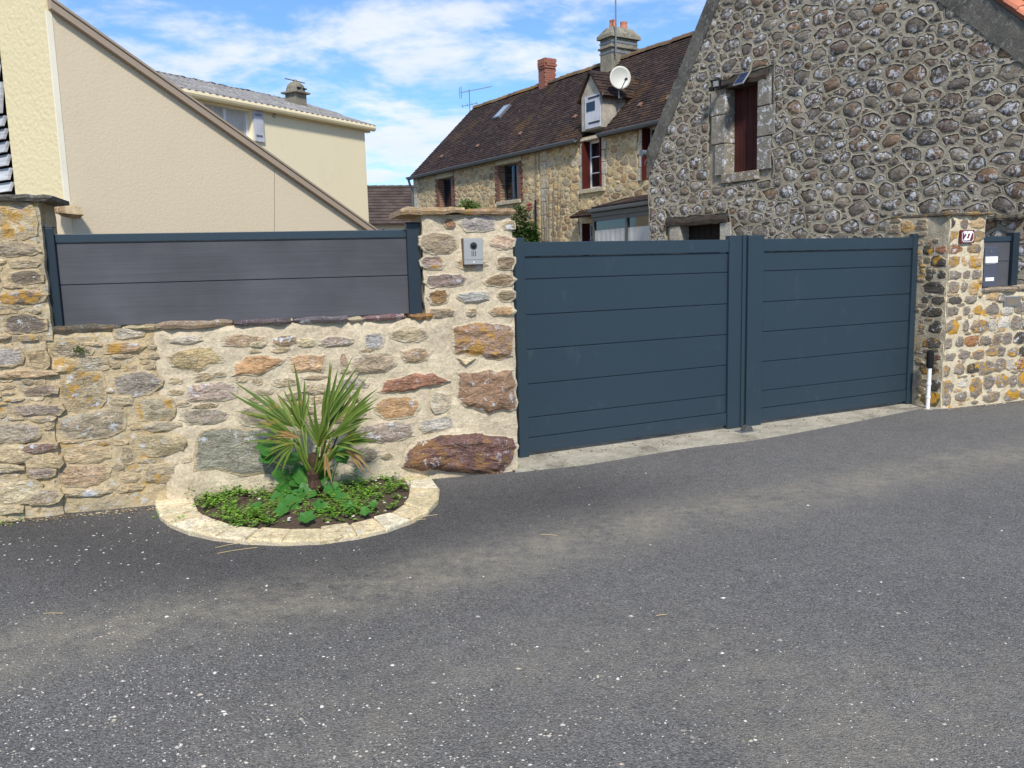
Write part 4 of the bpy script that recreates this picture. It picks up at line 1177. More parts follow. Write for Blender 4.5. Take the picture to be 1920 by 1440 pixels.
# fence behind the letterbox
RFD = -0.18
rf = thing('short_fence_panel', 'short dark grey fence panel and post beside the letterbox on the lichen wall', 'fence', RIGHT.p(ur1 + 0.3, VRW, RFD))
fu1 = RIGHT.u(1898, 490, RFD); fv1 = RIGHT.v(1870, 443, RFD); fv0 = VRW + 0.045
MB().box(RIGHT, fu1 - 0.045, fu1 + 0.045, fv0 - 0.02, RIGHT.v(1898, 436, RFD), RFD - 0.06, RFD + 0.04).build('post', K['paint_dark'], rf, bevel=0.005)
MB().box(RIGHT, ur1 + 0.02, fu1 - 0.046, fv1 - 0.055, fv1, RFD - 0.03, RFD + 0.012).build('top_rail', K['paint'], rf, bevel=0.003)
fm = RIGHT.v(1880, 490, RFD)
MB().box(RIGHT, ur1 + 0.02, fu1 - 0.046, fm + 0.004, fv1 - 0.056, RFD - 0.015, RFD).build('board', K['composite'], rf, bevel=0.002)
MB().box(RIGHT, ur1 + 0.02, fu1 - 0.046, fv0, fm - 0.002, RFD - 0.015, RFD - 0.001).build('board', K['composite'], rf, bevel=0.002)
# letterbox
lu0, lu1 = RIGHT.u(1838, 500, 0.0), RIGHT.u(1870, 500, 0.0)
lu0 = max(lu0, ur1 + 0.006)
lv0, lv1 = VRW + 0.05, RIGHT.v(1856, 463, 0.0)
lb = thing('letterbox', 'slate grey letterbox with white flap and name slip beside the numbered pillar', 'letterbox', RIGHT.p((lu0 + lu1) / 2, lv0, -0.1))
MB().box(RIGHT, lu0, lu1, lv0, lv1, -0.16, 0.0).build('body', K['mail_grey'], lb, bevel=0.006)
hgt = lv1 - lv0
MB().box(RIGHT, lu0 + 0.004, lu1 - 0.012, lv0 + hgt * 0.60, lv0 + hgt * 0.76, -0.004, 0.014).build('flap', K['white_enamel'], lb, bevel=0.004)
MB().box(RIGHT, lu0 + 0.008, lu1 - 0.03, lv0 + hgt * 0.565, lv0 + hgt * 0.60, -0.004, 0.008).build('flap_lip', K['silver'], lb, bevel=0.003)
MB().box(RIGHT, lu0 + 0.02, lu1 - 0.045, lv0 + hgt * 0.15, lv0 + hgt * 0.24, -0.004, 0.006).build('name_slip', K['white_enamel'], lb)
cyl(MB(), RIGHT, (lu0 + lu1) / 2 - 0.01, lv0 + hgt * 0.88, -0.004, 0.008, 0.012, 12).build('lock', K['steel'], lb)

# ------------------------------------------------------------------ grey stone barn
def seg_line(a, b):
    s = (b[1] - a[1]) / (b[0] - a[0]); return s, a[1] - s * a[0]
bn = thing('stone_barn', 'tall grey fieldstone barn gable with white lichen and a red loft shutter', 'building', BARN.p(2, 0, -1))
e0 = BARN.uv(1215, 288); e1 = BARN.uv(1328, 0); q0 = BARN.uv(1862, 0); q1 = BARN.uv(1920, 42)
sl, cl_ = seg_line(e0, e1); sr, cr_ = seg_line(q0, q1)
urid = (cr_ - cl_) / (sl - sr); vrid = sl * urid + cl_
UF = e0[0]; UN = -2.6
def btop(u): return min(sl * u + cl_, sr * u + cr_)
print('barn ridge', urid, vrid, 'eave', e0, 'near', btop(UN), 'slopes', sl, sr)
def hole_px(fr, xl, xr, yb, yt, xm=None, d=0.0):
    ym = (yb + yt) / 2; xm = xm or (xl + xr) / 2
    a, b = fr.u(xl, ym, d), fr.u(xr, ym, d)
    return (min(a, b), max(a, b), fr.v(xm, yb, d), fr.v(xm, yt, d))
bh = hole_px(BARN, 1359, 1421, 322, 158, 1388)
bd = hole_px(BARN, 1274, 1350, 560, 420, 1312)
bd = (bd[0], bd[1], 0.02, bd[3])
mb = MB()
holed_wall(mb, BARN, UN, UF, -0.05, btop, [bh, bd], -0.045, (urid,))
TH = 5.5
for a, b in (((UN, -0.05), (UN, btop(UN))), ((UF, btop(UF)), (UF, -0.05))):
    mb.add([BARN.p(*a, -0.045), BARN.p(*b, -0.045), BARN.p(*b, -TH), BARN.p(*a, -TH)], [(0, 1, 2, 3)])
mb.add([BARN.p(u, v, -TH) for u, v in ((UN, -0.05), (UF, -0.05), (UF, btop(UF)), (urid, vrid), (UN, btop(UN)))], [(0, 1, 2, 3, 4)])
mb.build('wall_core', K['mortar_barn'], bn)
RB = 0.30
rb = [(UN, 0.3), (UF - 0.02, 0.3), (UF - 0.02, btop(UF) - 0.05), (urid + 0.02, vrid - RB * 1.5), (UN, btop(UN) - RB * 1.15)]
def grow(h, l, rr, b, t): return (h[0] - l, h[1] + rr, h[2] - b, h[3] + t)
cells = rubble_cells(rb, [grow(bh, 0.30, 0.36, 0.17, 0.17), grow(bd, 0.2, 0.35, 0.0, 0.16)], 0.030, 0.112, 1.55, 11)
print('barn cells', len(cells))
rubble(BARN, bn, cells, 0.011, BARN_PAL, K['barn_stone'], K['barn_stone_far'], K['mortar_barn'], 300, -0.014, 0.010, 0.004, 3)
# smooth cement verge bands
def band(p, q, w_):
    (a, b), (c, d) = p, q
    return [(a, b), (c, d), (c, d - w_), (a, b - w_)]
MB().prism(BARN, band((UF + 0.02, btop(UF) + 0.04), (urid, vrid), RB * 1.75), -0.03, 0.018).build('verge_band', K['cement'], bn)
MB().prism(BARN, [(urid, vrid), (UN, btop(UN)), (UN, btop(UN) - RB * 1.4), (urid, vrid - RB * 1.75)], -0.03, 0.016).build('verge_band', K['cement'], bn)
# roof behind the gable, orange barrel tiles along the near verge
mb = MB()
for a, b in (((UF + 0.15, btop(UF) - 0.2), (urid, vrid)), ((urid, vrid), (UN, btop(UN)))):
    mb.add([BARN.p(*a, -0.05), BARN.p(*b, -0.05), BARN.p(*b, -TH), BARN.p(*a, -TH), BARN.p(a[0], a[1] + 0.06, -0.05), BARN.p(b[0], b[1] + 0.06, -0.05), BARN.p(b[0], b[1] + 0.06, -TH), BARN.p(a[0], a[1] + 0.06, -TH)],
           [(0, 1, 2, 3), (4, 7, 6, 5), (0, 4, 5, 1), (1, 5, 6, 2), (2, 6, 7, 3), (3, 7, 4, 0)], 0.5)
mb.build('roof', K['tiles_orange'], bn)
L = math.hypot(urid - UN, vrid - btop(UN)); nT = int(L / 0.22)
dU = Vector(BARN.p(UN, btop(UN)) - BARN.p(urid, vrid)).normalized(); up = dU.cross(BARN.N); up = up if up.z > 0 else -up
for row in range(3):
    for k in range(nT):
        c = BARN.p(urid, vrid, -0.04 - row * 0.17) + dU * (0.22 * k) + up * 0.055
        mb = MB(); vs = []; fs = []; m = 7
        for s, rr_ in ((0, 0.085), (0.26, 0.10)):
            for j in range(m):
                th = math.pi * j / (m - 1)
                vs.append(c + dU * s + BARN.N * (math.cos(th) * rr_) + up * (math.sin(th) * rr_ * 0.8 + 0.012 * (s > 0)))
        for j in range(m - 1): fs.append((j, j + 1, m + j + 1, m + j))
        fs.append(tuple(range(m, 2 * m)))
        if abs(c.x / c.y) < 0.75: mb.add(vs, fs, rnd.random()).build('verge_tile', K['tiles_orange'], bn, smooth=False)
# loft opening: jamb blocks, sill, lintel, shutter of boards
def block(fr, parent, u0, u1, v0, v1, d0, d1, col, mat, name='jamb_block', alpha=0.0, j=0.012):
    r_ = rnd; mb = MB()
    jt = lambda: r_.uniform(-j, j)
    P = [fr.p(u0 + jt(), v0 + jt() * 0.4, d0), fr.p(u1 + jt(), v0 + jt() * 0.4, d0), fr.p(u1 + jt() * 0.3, v0, d1), fr.p(u0 + jt() * 0.3, v0, d1),
         fr.p(u0 + jt(), v1 + jt() * 0.4, d0), fr.p(u1 + jt(), v1 + jt() * 0.4, d0), fr.p(u1 + jt() * 0.3, v1, d1), fr.p(u0 + jt() * 0.3, v1, d1)]
    o = mb.hexa(P).build(name, mat, parent, bevel=0.012)
    o.color = (*lin(col), alpha)
    return o
hts = [bh[2] - 0.02, bh[2] + (bh[3] - bh[2]) * 0.36, bh[2] + (bh[3] - bh[2]) * 0.70, bh[3] + 0.02]
for k in range(3):
    wl_, wr_ = (0.27, 0.34, 0.24)[k], (0.22, 0.30, 0.33)[k]
    block(BARN, bn, bh[0] - wl_, bh[0] + 0.012, hts[k] + 0.006, hts[k + 1] - 0.006, -0.30, 0.004 + 0.004 * k, (132, 126, 114), K['ashlar'])
    block(BARN, bn, bh[1] - 0.012, bh[1] + wr_, hts[k] + 0.006, hts[k + 1] - 0.006, -0.30, 0.004 + 0.004 * ((k + 1) % 3), (138, 130, 114), K['ashlar'])
block(BARN, bn, bh[0] - 0.03, bh[1] + 0.05, bh[2] - 0.16, bh[2] - 0.005, -0.30, 0.03, (132, 122, 104), K['ashlar'], 'sill', 1.0)
def beam(fr, parent, u0, u1, v0, v1, d0, d1, name='lintel', seed=3):
    r_ = random.Random(seed); vs = []; fs = []; n = 12
    for i in range(n + 1):
        u = u0 + (u1 - u0) * i / n
        a = v0 + r_.uniform(-0.015, 0.015); b = v1 + 0.03 * math.sin(i * 0.8 + seed) + r_.uniform(-0.012, 0.012); dd = d1 + r_.uniform(-0.015, 0.012)
        vs += [fr.p(u, a, d0), fr.p(u, a, dd - 0.01), fr.p(u, (a + b) / 2, dd), fr.p(u, b, dd - 0.02), fr.p(u, b, d0)]
    for i in range(n):
        for k in range(5): fs.append((i * 5 + k, (i + 1) * 5 + k, (i + 1) * 5 + (k + 1) % 5, i * 5 + (k + 1) % 5))
    fs += [(0, 1, 2, 3, 4), tuple(n * 5 + k for k in range(5))]
    return MB().add(vs, fs).build(name, K['dark_wood'], parent)
beam(BARN, bn, bh[0] - 0.17, bh[1] + 0.2, bh[3] - 0.01, bh[3] + 0.13, -0.3, 0.035, seed=3)
beam(BARN, bn, bd[0] - 0.16, bd[1] + 0.33, bd[3] - 0.01, bd[3] + 0.12, -0.3, 0.04, seed=5)
sh = MB().box(BARN, bh[0], bh[1], bh[2], bh[3] - 0.01, -0.26, -0.24).build('shutter', K['old_red_wood'], bn)
nb = 5; wb = (bh[1] - bh[0]) / nb
for k in range(nb):
    MB().box(BARN, bh[0] + wb * k + 0.004, bh[0] + wb * (k + 1) - 0.004, bh[2] + 0.005, bh[3] - 0.02, -0.24, -0.222 + 0.002 * (k % 2)).build('board', K['old_red_wood'], sh)
dr = MB().box(BARN, bd[0], bd[1], bd[2], bd[3] - 0.01, -0.26, -0.24).build('door', K['door_wood'], bn)
nb = 7; wb = (bd[1] - bd[0]) / nb
for k in range(nb):
    MB().box(BARN, bd[0] + wb * k + 0.004, bd[0] + wb * (k + 1) - 0.004, bd[2] + 0.02, bd[3] - 0.02, -0.24, -0.222 + 0.002 * (k % 2)).build('board', K['door_wood'], dr)
for k, (a, b) in enumerate(((0.02, 0.5), (0.5, 0.95), (0.95, 1.45), (1.45, bd[3]))):
    block(BARN, bn, bd[0] - 0.30 + 0.06 * (k % 2), bd[0] + 0.01, a + 0.006, min(b, bd[3]) - 0.006, -0.3, 0.006, (168, 162, 148), K['ashlar'])
    block(BARN, bn, bd[1] - 0.01, bd[1] + 0.2 + 0.06 * (k % 2), a + 0.006, min(b, bd[3]) - 0.006, -0.3, 0.006, (160, 152, 136), K['ashlar'])
# far eave gutter end and ledge slate
MB().tube([BARN.p(UF + 0.12, btop(UF) + 0.02, 0.06), BARN.p(UF + 0.12, btop(UF) + 0.02, -TH)], 0.06, 10).build('gutter', K['zinc'], bn)
slab(BARN, bn, (BARN.u(1925, 410), BARN.u(1846, 412)), BARN.v(1880, 414), BARN.v(1880, 404), -0.05, 0.10, (96, 92, 84), K['slate'], 'ledge_slate', 71, 0.2)

# solar panel and floodlight on the loft lintel
pc = BARN.p(*BARN.uv(1391, 147, 0.16), 0.16)
spn = thing('solar_panel', 'small tilted solar panel fixed to the barn loft lintel', 'solar panel', pc)
rt = BARN.U * -1; fw = (BARN.N * 0.75 + Z * 0.65).normalized(); upv = fw.cross(rt).normalized()
if upv.z < 0: upv = -upv
def obox(mb, c, a, b, c3, ha, hb, hc):
    P = [c + a * (sa_ * ha) + b * (sb * hb) + c3 * (sc_ * hc) for sc_ in (-1, 1) for sa_, sb in ((-1, -1), (1, -1), (1, 1), (-1, 1))]
    return mb.hexa(P)
obox(MB(), pc, rt, upv, fw, 0.105, 0.135, 0.010).build('frame', K['silver'], spn, bevel=0.003)
for i in range(3):
    for j in range(2):
        obox(MB(), pc + rt * (-0.062 + 0.062 * i) + upv * (-0.062 + 0.124 * j) + fw * 0.011, rt, upv, fw, 0.029, 0.058, 0.002).build('cell', K['solar'], spn)
MB().tube([pc - fw * 0.01, pc - fw * 0.08 - Z * 0.05, BARN.p(*BARN.uv(1391, 152, 0.0), 0.02)], 0.012, 8).build('bracket', K['black'], spn)
fc = BARN.p(*BARN.uv(1344, 157, 0.16), 0.16)
fl = thing('floodlight', 'black security floodlight with sensor at the end of the barn loft lintel', 'floodlight', fc)
fwd = (BARN.N * 0.8 + Vector((-0.2, -0.5, -0.15))).normalized(); rt2 = fwd.cross(Z).normalized(); up2 = rt2.cross(fwd)
obox(MB(), fc, rt2, up2, fwd, 0.07, 0.065, 0.03).build('housing', K['black'], fl, bevel=0.008)
obox(MB(), fc + fwd * 0.031, rt2, up2, fwd, 0.048, 0.042, 0.002).build('lamp_glass', K['silver'], fl)
MB().tube([fc - fwd * 0.03, BARN.p(*BARN.uv(1352, 163, 0.05), 0.05), BARN.p(*BARN.uv(1366, 158, 0.04), 0.03)], 0.022, 8).build('bracket', K['black'], fl)
obox(MB(), fc + rt2 * 0.10 - up2 * 0.07, rt2, up2, fwd, 0.04, 0.035, 0.035).build('sensor', K['black'], fl, bevel=0.01)

# ------------------------------------------------------------------ long stone house
lh = thing('stone_longhouse', 'long honey-coloured stone house with brown tiled roof beyond the gate', 'building', HOUSE.p(-6, 0, -2))
HL = 14.6
VE = HOUSE.v(775, 330)
rr_ = ray(890, 205)
tt2 = (HOUSE.o - EYE).dot(HOUSE.U) / rr_.dot(HOUSE.U)
rp_ = EYE + rr_ * tt2 - HOUSE.o
RW_, RV = -rp_.dot(HOUSE.N), rp_.z
print('house eave', VE, 'ridge inset', RW_, 'ridge v', RV)
hw1 = hole_px(HOUSE, 823, 847, 395, 333, 835); hw2 = hole_px(HOUSE, 936, 972, 376, 306, 953)
hw3 = hole_px(HOUSE, 1094, 1128, 353, 262, 1110); hw4 = hole_px(HOUSE, 1206, 1243, 336, 236, 1222)
hw5 = hole_px(HOUSE, 1094, 1125, 500, 418, 1110)
holes = [hw1, hw2, hw3, hw4, hw5]
mb = MB()
holed_wall(mb, HOUSE, -HL, 0, -0.05, lambda u: VE, holes, -0.03)
for u in (-HL, 0):
    mb.add([HOUSE.p(u, -0.05, -0.03), HOUSE.p(u, VE, -0.03), HOUSE.p(u, RV - 0.05, -RW_), HOUSE.p(u, VE, -2 * RW_), HOUSE.p(u, -0.05, -2 * RW_)], [(0, 1, 2, 3, 4)])
mb.build('wall_core', K['mortar_house'], lh)
ud1, ud2 = HOUSE.u(1090, 220), HOUSE.u(1130, 220)
ub1 = HOUSE.u(1018, 360)
keep = [grow(hw1, 0.2, 0.2, 0.05, 0.32), grow(hw2, 0.24, 0.24, 0.16, 0.34), grow(hw3, 0.2, 0.2, 0.18, 0.34), grow(hw4, 0.2, 0.2, 0.12, 0.34), grow(hw5, 0.2, 0.2, 0, 0.2), (ub1 - 0.18, ub1 + 0.18, 0, VE)]
cells = rubble_cells([(-HL, 1.5), (-0.28, 1.5), (-0.28, VE - 0.02), (-HL, VE - 0.02)], keep, 0.036, 0.105, 1.6, 23)
print('house cells', len(cells))
rubble(HOUSE, lh, cells, 0.008, HOUSE_PAL, K['house_stone'], K['house_stone_far'], K['mortar_house'], 300, -0.003, 0.006, 0.001, 8, ub1)
# quoins at the far corner and at the joint between the two halves
for k in range(12):
    v0 = 0.4 + k * (VE - 0.45) / 12; v1 = v0 + (VE - 0.45) / 12
    ww = 0.34 if k % 2 else 0.22
    block(HOUSE, lh, -ww, 0.006, v0 + 0.006, v1 - 0.006, -0.25, 0.012, rnd.choice([(188, 178, 154), (176, 166, 146), (196, 186, 160)]), K['ashlar'], 'quoin')
    block(HOUSE, lh, ub1 - ww * 0.75, ub1 + 0.08, v0 + 0.006, v1 - 0.006, -0.2, 0.010, rnd.choice([(182, 172, 150), (168, 160, 142), (176, 160, 128)]), K['ashlar'], 'quoin')
# brick jambs
bms = {}
def brick_copy(fr, key, dims, parent, mat, u, v, d, name='brick'):
    if key not in bms:
        o = MB().box(fr, -dims[0] / 2, dims[0] / 2, 0, dims[1], -dims[2], 0).build(name, mat, None)
        bms[key] = o.data; bpy.data.objects.remove(o)
        # recentre to frame-local origin
    o = bpy.data.objects.new(name, bms[key]); COL.objects.link(o)
    place(o, fr.p(u, v + dims[1] / 2, d - dims[2] / 2), parent)
    return o
for hname, h in (('a', hw1), ('b', hw2)):
    ch = 0.078; nc = int((h[3] - h[2] + 0.06) / ch)
    for k in range(nc):
        v = h[3] - (k + 1) * ch
        for sgn, ue in ((-1, h[0]), (1, h[1])):
            l = 0.24 if (k + (sgn > 0)) % 2 else 0.13
            brick_copy(HOUSE, 'j%d' % (l * 100), (l, ch - 0.012, 0.26), lh, K['brick2'], ue + sgn * l / 2, v, 0.010 + 0.003 * (k % 3))
def lintel(h, e, t_, d=0.02, mat='lintel'):
    t_ = min(t_, VE - 0.04 - h[3])
    block(HOUSE, lh, h[0] - e, h[1] + e, h[3] + 0.002, h[3] + t_, -0.27, d, (190, 178, 150), K['ashlar'] if mat == 'ashlar' else K[mat], 'lintel', 0, 0.004)
lintel(hw1, 0.14, 0.26); lintel(hw2, 0.18, 0.30); lintel(hw3, 0.14, 0.24, 0.034, 'ashlar'); lintel(hw4, 0.16, 0.30, 0.014)
lintel(hw5, 0.1, 0.14, 0.012, 'ashlar')
for h in (hw2, hw3): block(HOUSE, lh, h[0] - 0.12, h[1] + 0.12, h[2] - 0.11, h[2] - 0.002, -0.27, 0.06, (176, 164, 136), K['ashlar'], 'sill', 0.5, 0.004)
for h in (hw3, hw4, hw5):
    for k in range(4):
        v0 = h[2] + (h[3] - h[2]) * k / 4; v1 = h[2] + (h[3] - h[2]) * (k + 1) / 4
        for sgn, ue in ((-1, h[0]), (1, h[1])):
            ww = 0.2 if (k + (sgn > 0)) % 2 else 0.13
            block(HOUSE, lh, min(ue, ue + sgn * ww), max(ue, ue + sgn * ww), v0 + 0.005, v1 - 0.005, -0.24, 0.010, rnd.choice([(190, 180, 156), (178, 168, 148)]), K['ashlar'])
def window(fr, parent, h, d, fmat, fw=0.05, cols=1, rows=1, curtain=True, inset=(0, 0)):
    u0, u1, v0, v1 = h[0] + inset[0], h[1] - inset[1], h[2], h[3]
    mb = MB()
    mb.box(fr, u0, u0 + fw, v0, v1, d - 0.05, d); mb.box(fr, u1 - fw, u1, v0, v1, d - 0.05, d)
    mb.box(fr, u0 + fw, u1 - fw, v0, v0 + fw, d - 0.05, d - 0.001); mb.box(fr, u0 + fw, u1 - fw, v1 - fw, v1, d - 0.05, d - 0.001)
    wv = mb.build('window', fmat, parent)
    for k in range(1, cols):
        u = u0 + (u1 - u0) * k / cols
        MB().box(fr, u - fw * 0.6, u + fw * 0.6, v0 + fw, v1 - fw, d - 0.045, d + 0.004).build('mullion', fmat, wv)
    for k in range(1, rows):
        v = v0 + (v1 - v0) * k / rows
        for c_ in range(cols):
            a = u0 + (u1 - u0) * c_ / cols + fw * 0.7; b = u0 + (u1 - u0) * (c_ + 1) / cols - fw * 0.7
            MB().box(fr, a, b, v - 0.013, v + 0.013, d - 0.04, d - 0.004).build('glazing_bar', fmat, wv)
    for k in range(rows):
        for c_ in range(cols):
            a = u0 + (u1 - u0) * c_ / cols + 0.02; b = u0 + (u1 - u0) * (c_ + 1) / cols - 0.02
            va, vb = v0 + (v1 - v0) * k / rows + 0.008, v0 + (v1 - v0) * (k + 1) / rows - 0.008
            MB().box(fr, a, b, va, vb, d - 0.034, d - 0.028).build('pane', K['glass'], wv)
    if curtain:
        mb = MB(); vs = []; n = 28; fs = []
        a, b = u0 + fw, u0 + fw + (u1 - u0 - 2 * fw) * curtain
        for i in range(n + 1):
            u = a + (b - a) * i / n; dd = d - 0.024 + 0.003 * math.sin(i * 1.9)
            vs += [fr.p(u, v0 + fw, dd), fr.p(u, v1 - fw, dd)]
        for i in range(n): fs.append((2 * i, 2 * i + 2, 2 * i + 3, 2 * i + 1))
        mb.add(vs, fs).build('curtain', K['curtain'], wv, smooth=True)
    return wv
blue = plain('navy_window_frame', (40, 50, 68), 0.4, 0.05)
window(HOUSE, lh, hw1, -0.2, blue, 0.06, 1, 1, 0.0); window(HOUSE, lh, hw2, -0.2, blue, 0.06, 2, 1, 0.0)
for h in (hw3, hw4, hw5):
    window(HOUSE, lh, h, -0.2, K['white_pvc'], 0.055, 1, 3, 0.0)
    for sgn, ue in ((1, h[0]), (-1, h[1])):
        MB().box(HOUSE, min(ue + sgn * 0.004, ue + sgn * 0.03), max(ue + sgn * 0.004, ue + sgn * 0.03), h[2] + 0.004, h[3] - 0.004, -0.19, 0.05).build('shutter', K['red_wood'], lh)
# roof
ov = 0.20
S = (HOUSE.N * (-RW_) + Z * (RV - VE)).normalized(); SL = math.hypot(RW_, RV - VE)
Nn = S.cross(HOUSE.U); Nn = Nn if Nn.z > 0 else -Nn
ro = HOUSE.p(-HL, VE, 0) - S * ov + Nn * 0.04
rf_ = MB()
for (o_, s_, n_) in ((ro, S, Nn),):
    L2 = SL + ov
    for ua, ub, sa_ in ((0, HL + ud2, 0), (HL + ud2, HL + ud1, ov + 0.25), (HL + ud1, HL + 0.12, 0)):
        P = [o_ + HOUSE.U * ua + s_ * sa_, o_ + HOUSE.U * ub + s_ * sa_, o_ + HOUSE.U * ub + s_ * L2, o_ + HOUSE.U * ua + s_ * L2]
        rf_.hexa([p - n_ * 0.05 for p in P] + [p - n_ * 0.002 for p in P], 0.3)
S2 = (HOUSE.N * (-RW_) * 1 - Z * (RV - VE)).normalized()
P0 = HOUSE.p(-HL, RV, -RW_) ; 
P = [P0, P0 + HOUSE.U * (HL + 0.12), P0 + HOUSE.U * (HL + 0.12) + S2 * SL, P0 + S2 * SL]
rf_.hexa([p - Z * 0.06 for p in P] + P, 0.3)
roof = rf_.build('roof', K['tiles_brown'], lh)
tl = MB()
skipf = lambda u, s: (HL + ud2 - 0.06 < u < HL + ud1 + 0.06) and s < 1.5
roof_tiles(tl, ro, HOUSE.U, S, Nn, HL + 0.12, SL + ov, 0.17, 0.105, 31, skipf)
stuff(tl.build('roof_tiles', K['tiles_brown'], roof))
nrt = int((HL + 0.12) / 0.33)
for k in range(nrt):
    c = HOUSE.p(-HL + 0.33 * k, RV + 0.05, -RW_); vs = []; fs = []; m = 7
    kk = rnd.uniform(-0.012, 0.012)
    for s, r2 in ((0, 0.12), (0.35, 0.135)):
        for j in range(m):
            th = math.pi * j / (m - 1)
            vs.append(c + HOUSE.U * s + HOUSE.N * (math.cos(th) * r2) + Z * (math.sin(th) * r2 + kk - 0.05))
    for j in range(m - 1): fs.append((j, j + 1, m + j + 1, m + j))
    fs += [tuple(range(m)), tuple(range(m, 2 * m))]
    MB().add(vs, fs, rnd.random()).build('ridge_tile', K['ridge'], roof)
# skylight, vent tiles
def roof_pt(px, py, lift=0.0):
    d = ray(px, py); o_ = ro + Nn * lift
    return EYE + d * ((o_ - EYE).dot(Nn) / d.dot(Nn))
sk0 = roof_pt(941, 210, 0.05)
obox(MB(), sk0, HOUSE.U, S, Nn, 0.20, 0.32, 0.04).build('skylight', K['steel'], roof)
obox(MB(), sk0 + Nn * 0.042, HOUSE.U, S, Nn, 0.16, 0.27, 0.003).build('skylight_glass', plain('pale_skylight', (150, 160, 170), 0.08), roof)
for px, py in ((828, 293), (895, 273), (975, 250), (1078, 218), (1253, 183), (1200, 196)):
    c = roof_pt(px, py, 0.05)
    obox(MB(), c, HOUSE.U, S, Nn, 0.05, 0.06, 0.02).build('vent_tile', plain('vent_tile_brown', (128, 96, 80), 0.85) if 'vt' not in K else K['vt'], roof)
# gutters and pipes
gy = HOUSE.p(0, VE - 0.05, ov * 0.62 + 0.05)
def gut(u0, u1, name='gutter'):
    vs = []; fs = []; m = 8
    for u in (u0, u1):
        for k in range(m):
            th = math.pi + math.pi * k / (m - 1)
            for rr2 in (0.07,):
                vs.append(HOUSE.p(u, VE - 0.06 + math.sin(th) * rr2, 0.17 + math.cos(th) * rr2))
    for k in range(m - 1): fs.append((k, k + 1, m + k + 1, m + k))
    mb = MB().add(vs, fs)
    mb.tube([HOUSE.p(u0, VE - 0.058, 0.24), HOUSE.p(u1, VE - 0.058, 0.24)], 0.012, 6)
    mb.add([HOUSE.p(u0 + 0, VE - 0.06 + math.sin(math.pi + math.pi * k / 7) * .07, 0.17 + math.cos(math.pi + math.pi * k / 7) * .07) for k in range(8)], [tuple(range(8))])
    mb.add([HOUSE.p(u1, VE - 0.06 + math.sin(math.pi + math.pi * k / 7) * .07, 0.17 + math.cos(math.pi + math.pi * k / 7) * .07) for k in range(8)], [tuple(range(8))])
    o = mb.build(name, K['zinc'], lh)
    s = o.modifiers.new('solid', 'SOLIDIFY'); s.thickness = 0.006
gut(ud1 + 0.03, 0.12); gut(-HL, ud2 - 0.03)
MB().tube([HOUSE.p(0.06, VE - 0.12, 0.17), HOUSE.p(0.06, VE - 0.3, 0.12), HOUSE.p(0.06, VE - 0.45, 0.05), HOUSE.p(0.06, 0, 0.05)], 0.04, 8).build('downpipe', K['zinc'], lh, smooth=True)
ucr = HOUSE.u(1007, 400)
MB().tube([HOUSE.p(ucr, 0, 0.05), HOUSE.p(ucr, HOUSE.v(1007, 375), 0.05)], 0.028, 8).build('downpipe', K['black'], lh)
MB().tube([HOUSE.p(ucr, HOUSE.v(1007, 375), 0.03), HOUSE.p(ucr, VE - 0.1, 0.03)], 0.010, 6).build('cable', K['steel'], lh)

# dormer
dm1 = [HOUSE.uv(x, y, 0.02) for x, y in ((1091, 244), (1091, 184), (1113.5, 136), (1134, 172), (1129, 233))]
dl, drr = dm1[0][0], dm1[4][0]
vb_d = hw3[3] + 0.25
ve_d = (dm1[1][1] + dm1[3][1]) / 2; va_d = dm1[2][1]; um_d = (dl + drr) / 2
do = MB().prism(HOUSE, [(dl, vb_d), (dl, ve_d), (um_d, va_d), (drr, ve_d), (drr, vb_d)], -2.6, 0.02).build('dormer', mortar_mat('dormer_render', (186, 178, 160), (160, 153, 138), 0.006, (112, 106, 94), 0.5, lichen=0.2), lh)
for sgn, ue in ((1, dl), (-1, drr)):
    a = Vector(HOUSE.p(ue + sgn * 0.10, ve_d - 0.13, 0.10)); b = Vector(HOUSE.p(um_d, va_d + 0.02, 0.10))
    s_ = (b - a).normalized(); n_ = s_.cross(HOUSE.N); n_ = n_ if n_.z > 0 else -n_
    ln = (b - a).length; bk_ = -HOUSE.N
    P = [a, a + bk_ * 2.7, b + bk_ * 2.7, b]
    MB().hexa(P + [p + n_ * 0.05 for p in P], 0.4).build('dormer_roof', K['tiles_brown'], do)
    tt3 = MB(); roof_tiles(tt3, a + n_ * 0.05, bk_, s_, n_, 2.7, ln, 0.17, 0.105, 33)
    stuff(tt3.build('dormer_tiles', K['tiles_brown'], do))
hs = hole_px(HOUSE, 1098, 1127, 240, 178, 1112, 0.02)
shd = MB().box(HOUSE, hs[0], hs[1], hs[2], hs[3], 0.02, 0.035).build('dormer_hatch', K['white_shutter'], do)
nb = 5; wb = (hs[1] - hs[0]) / nb
for k in range(nb):
    MB().box(HOUSE, hs[0] + wb * k + 0.005, hs[0] + wb * (k + 1) - 0.005, hs[2] + 0.002, hs[3] - 0.002, 0.036, 0.048 + 0.002 * (k % 2)).build('hatch_board', K['white_shutter'], do)
MB().box(HOUSE, um_d - 0.17, um_d + 0.17, hs[2] + (hs[3] - hs[2]) * 0.52, hs[2] + (hs[3] - hs[2]) * 0.80, 0.045, 0.056).build('hatch_pane', K['glass'], do)
for vv in (0.90, 0.14): MB().box(HOUSE, hs[0] + 0.02, hs[0] + (hs[1] - hs[0]) * 0.75, hs[2] + (hs[3] - hs[2]) * vv, hs[2] + (hs[3] - hs[2]) * vv + 0.035, 0.05, 0.06).build('strap_hinge', K['black'], do)

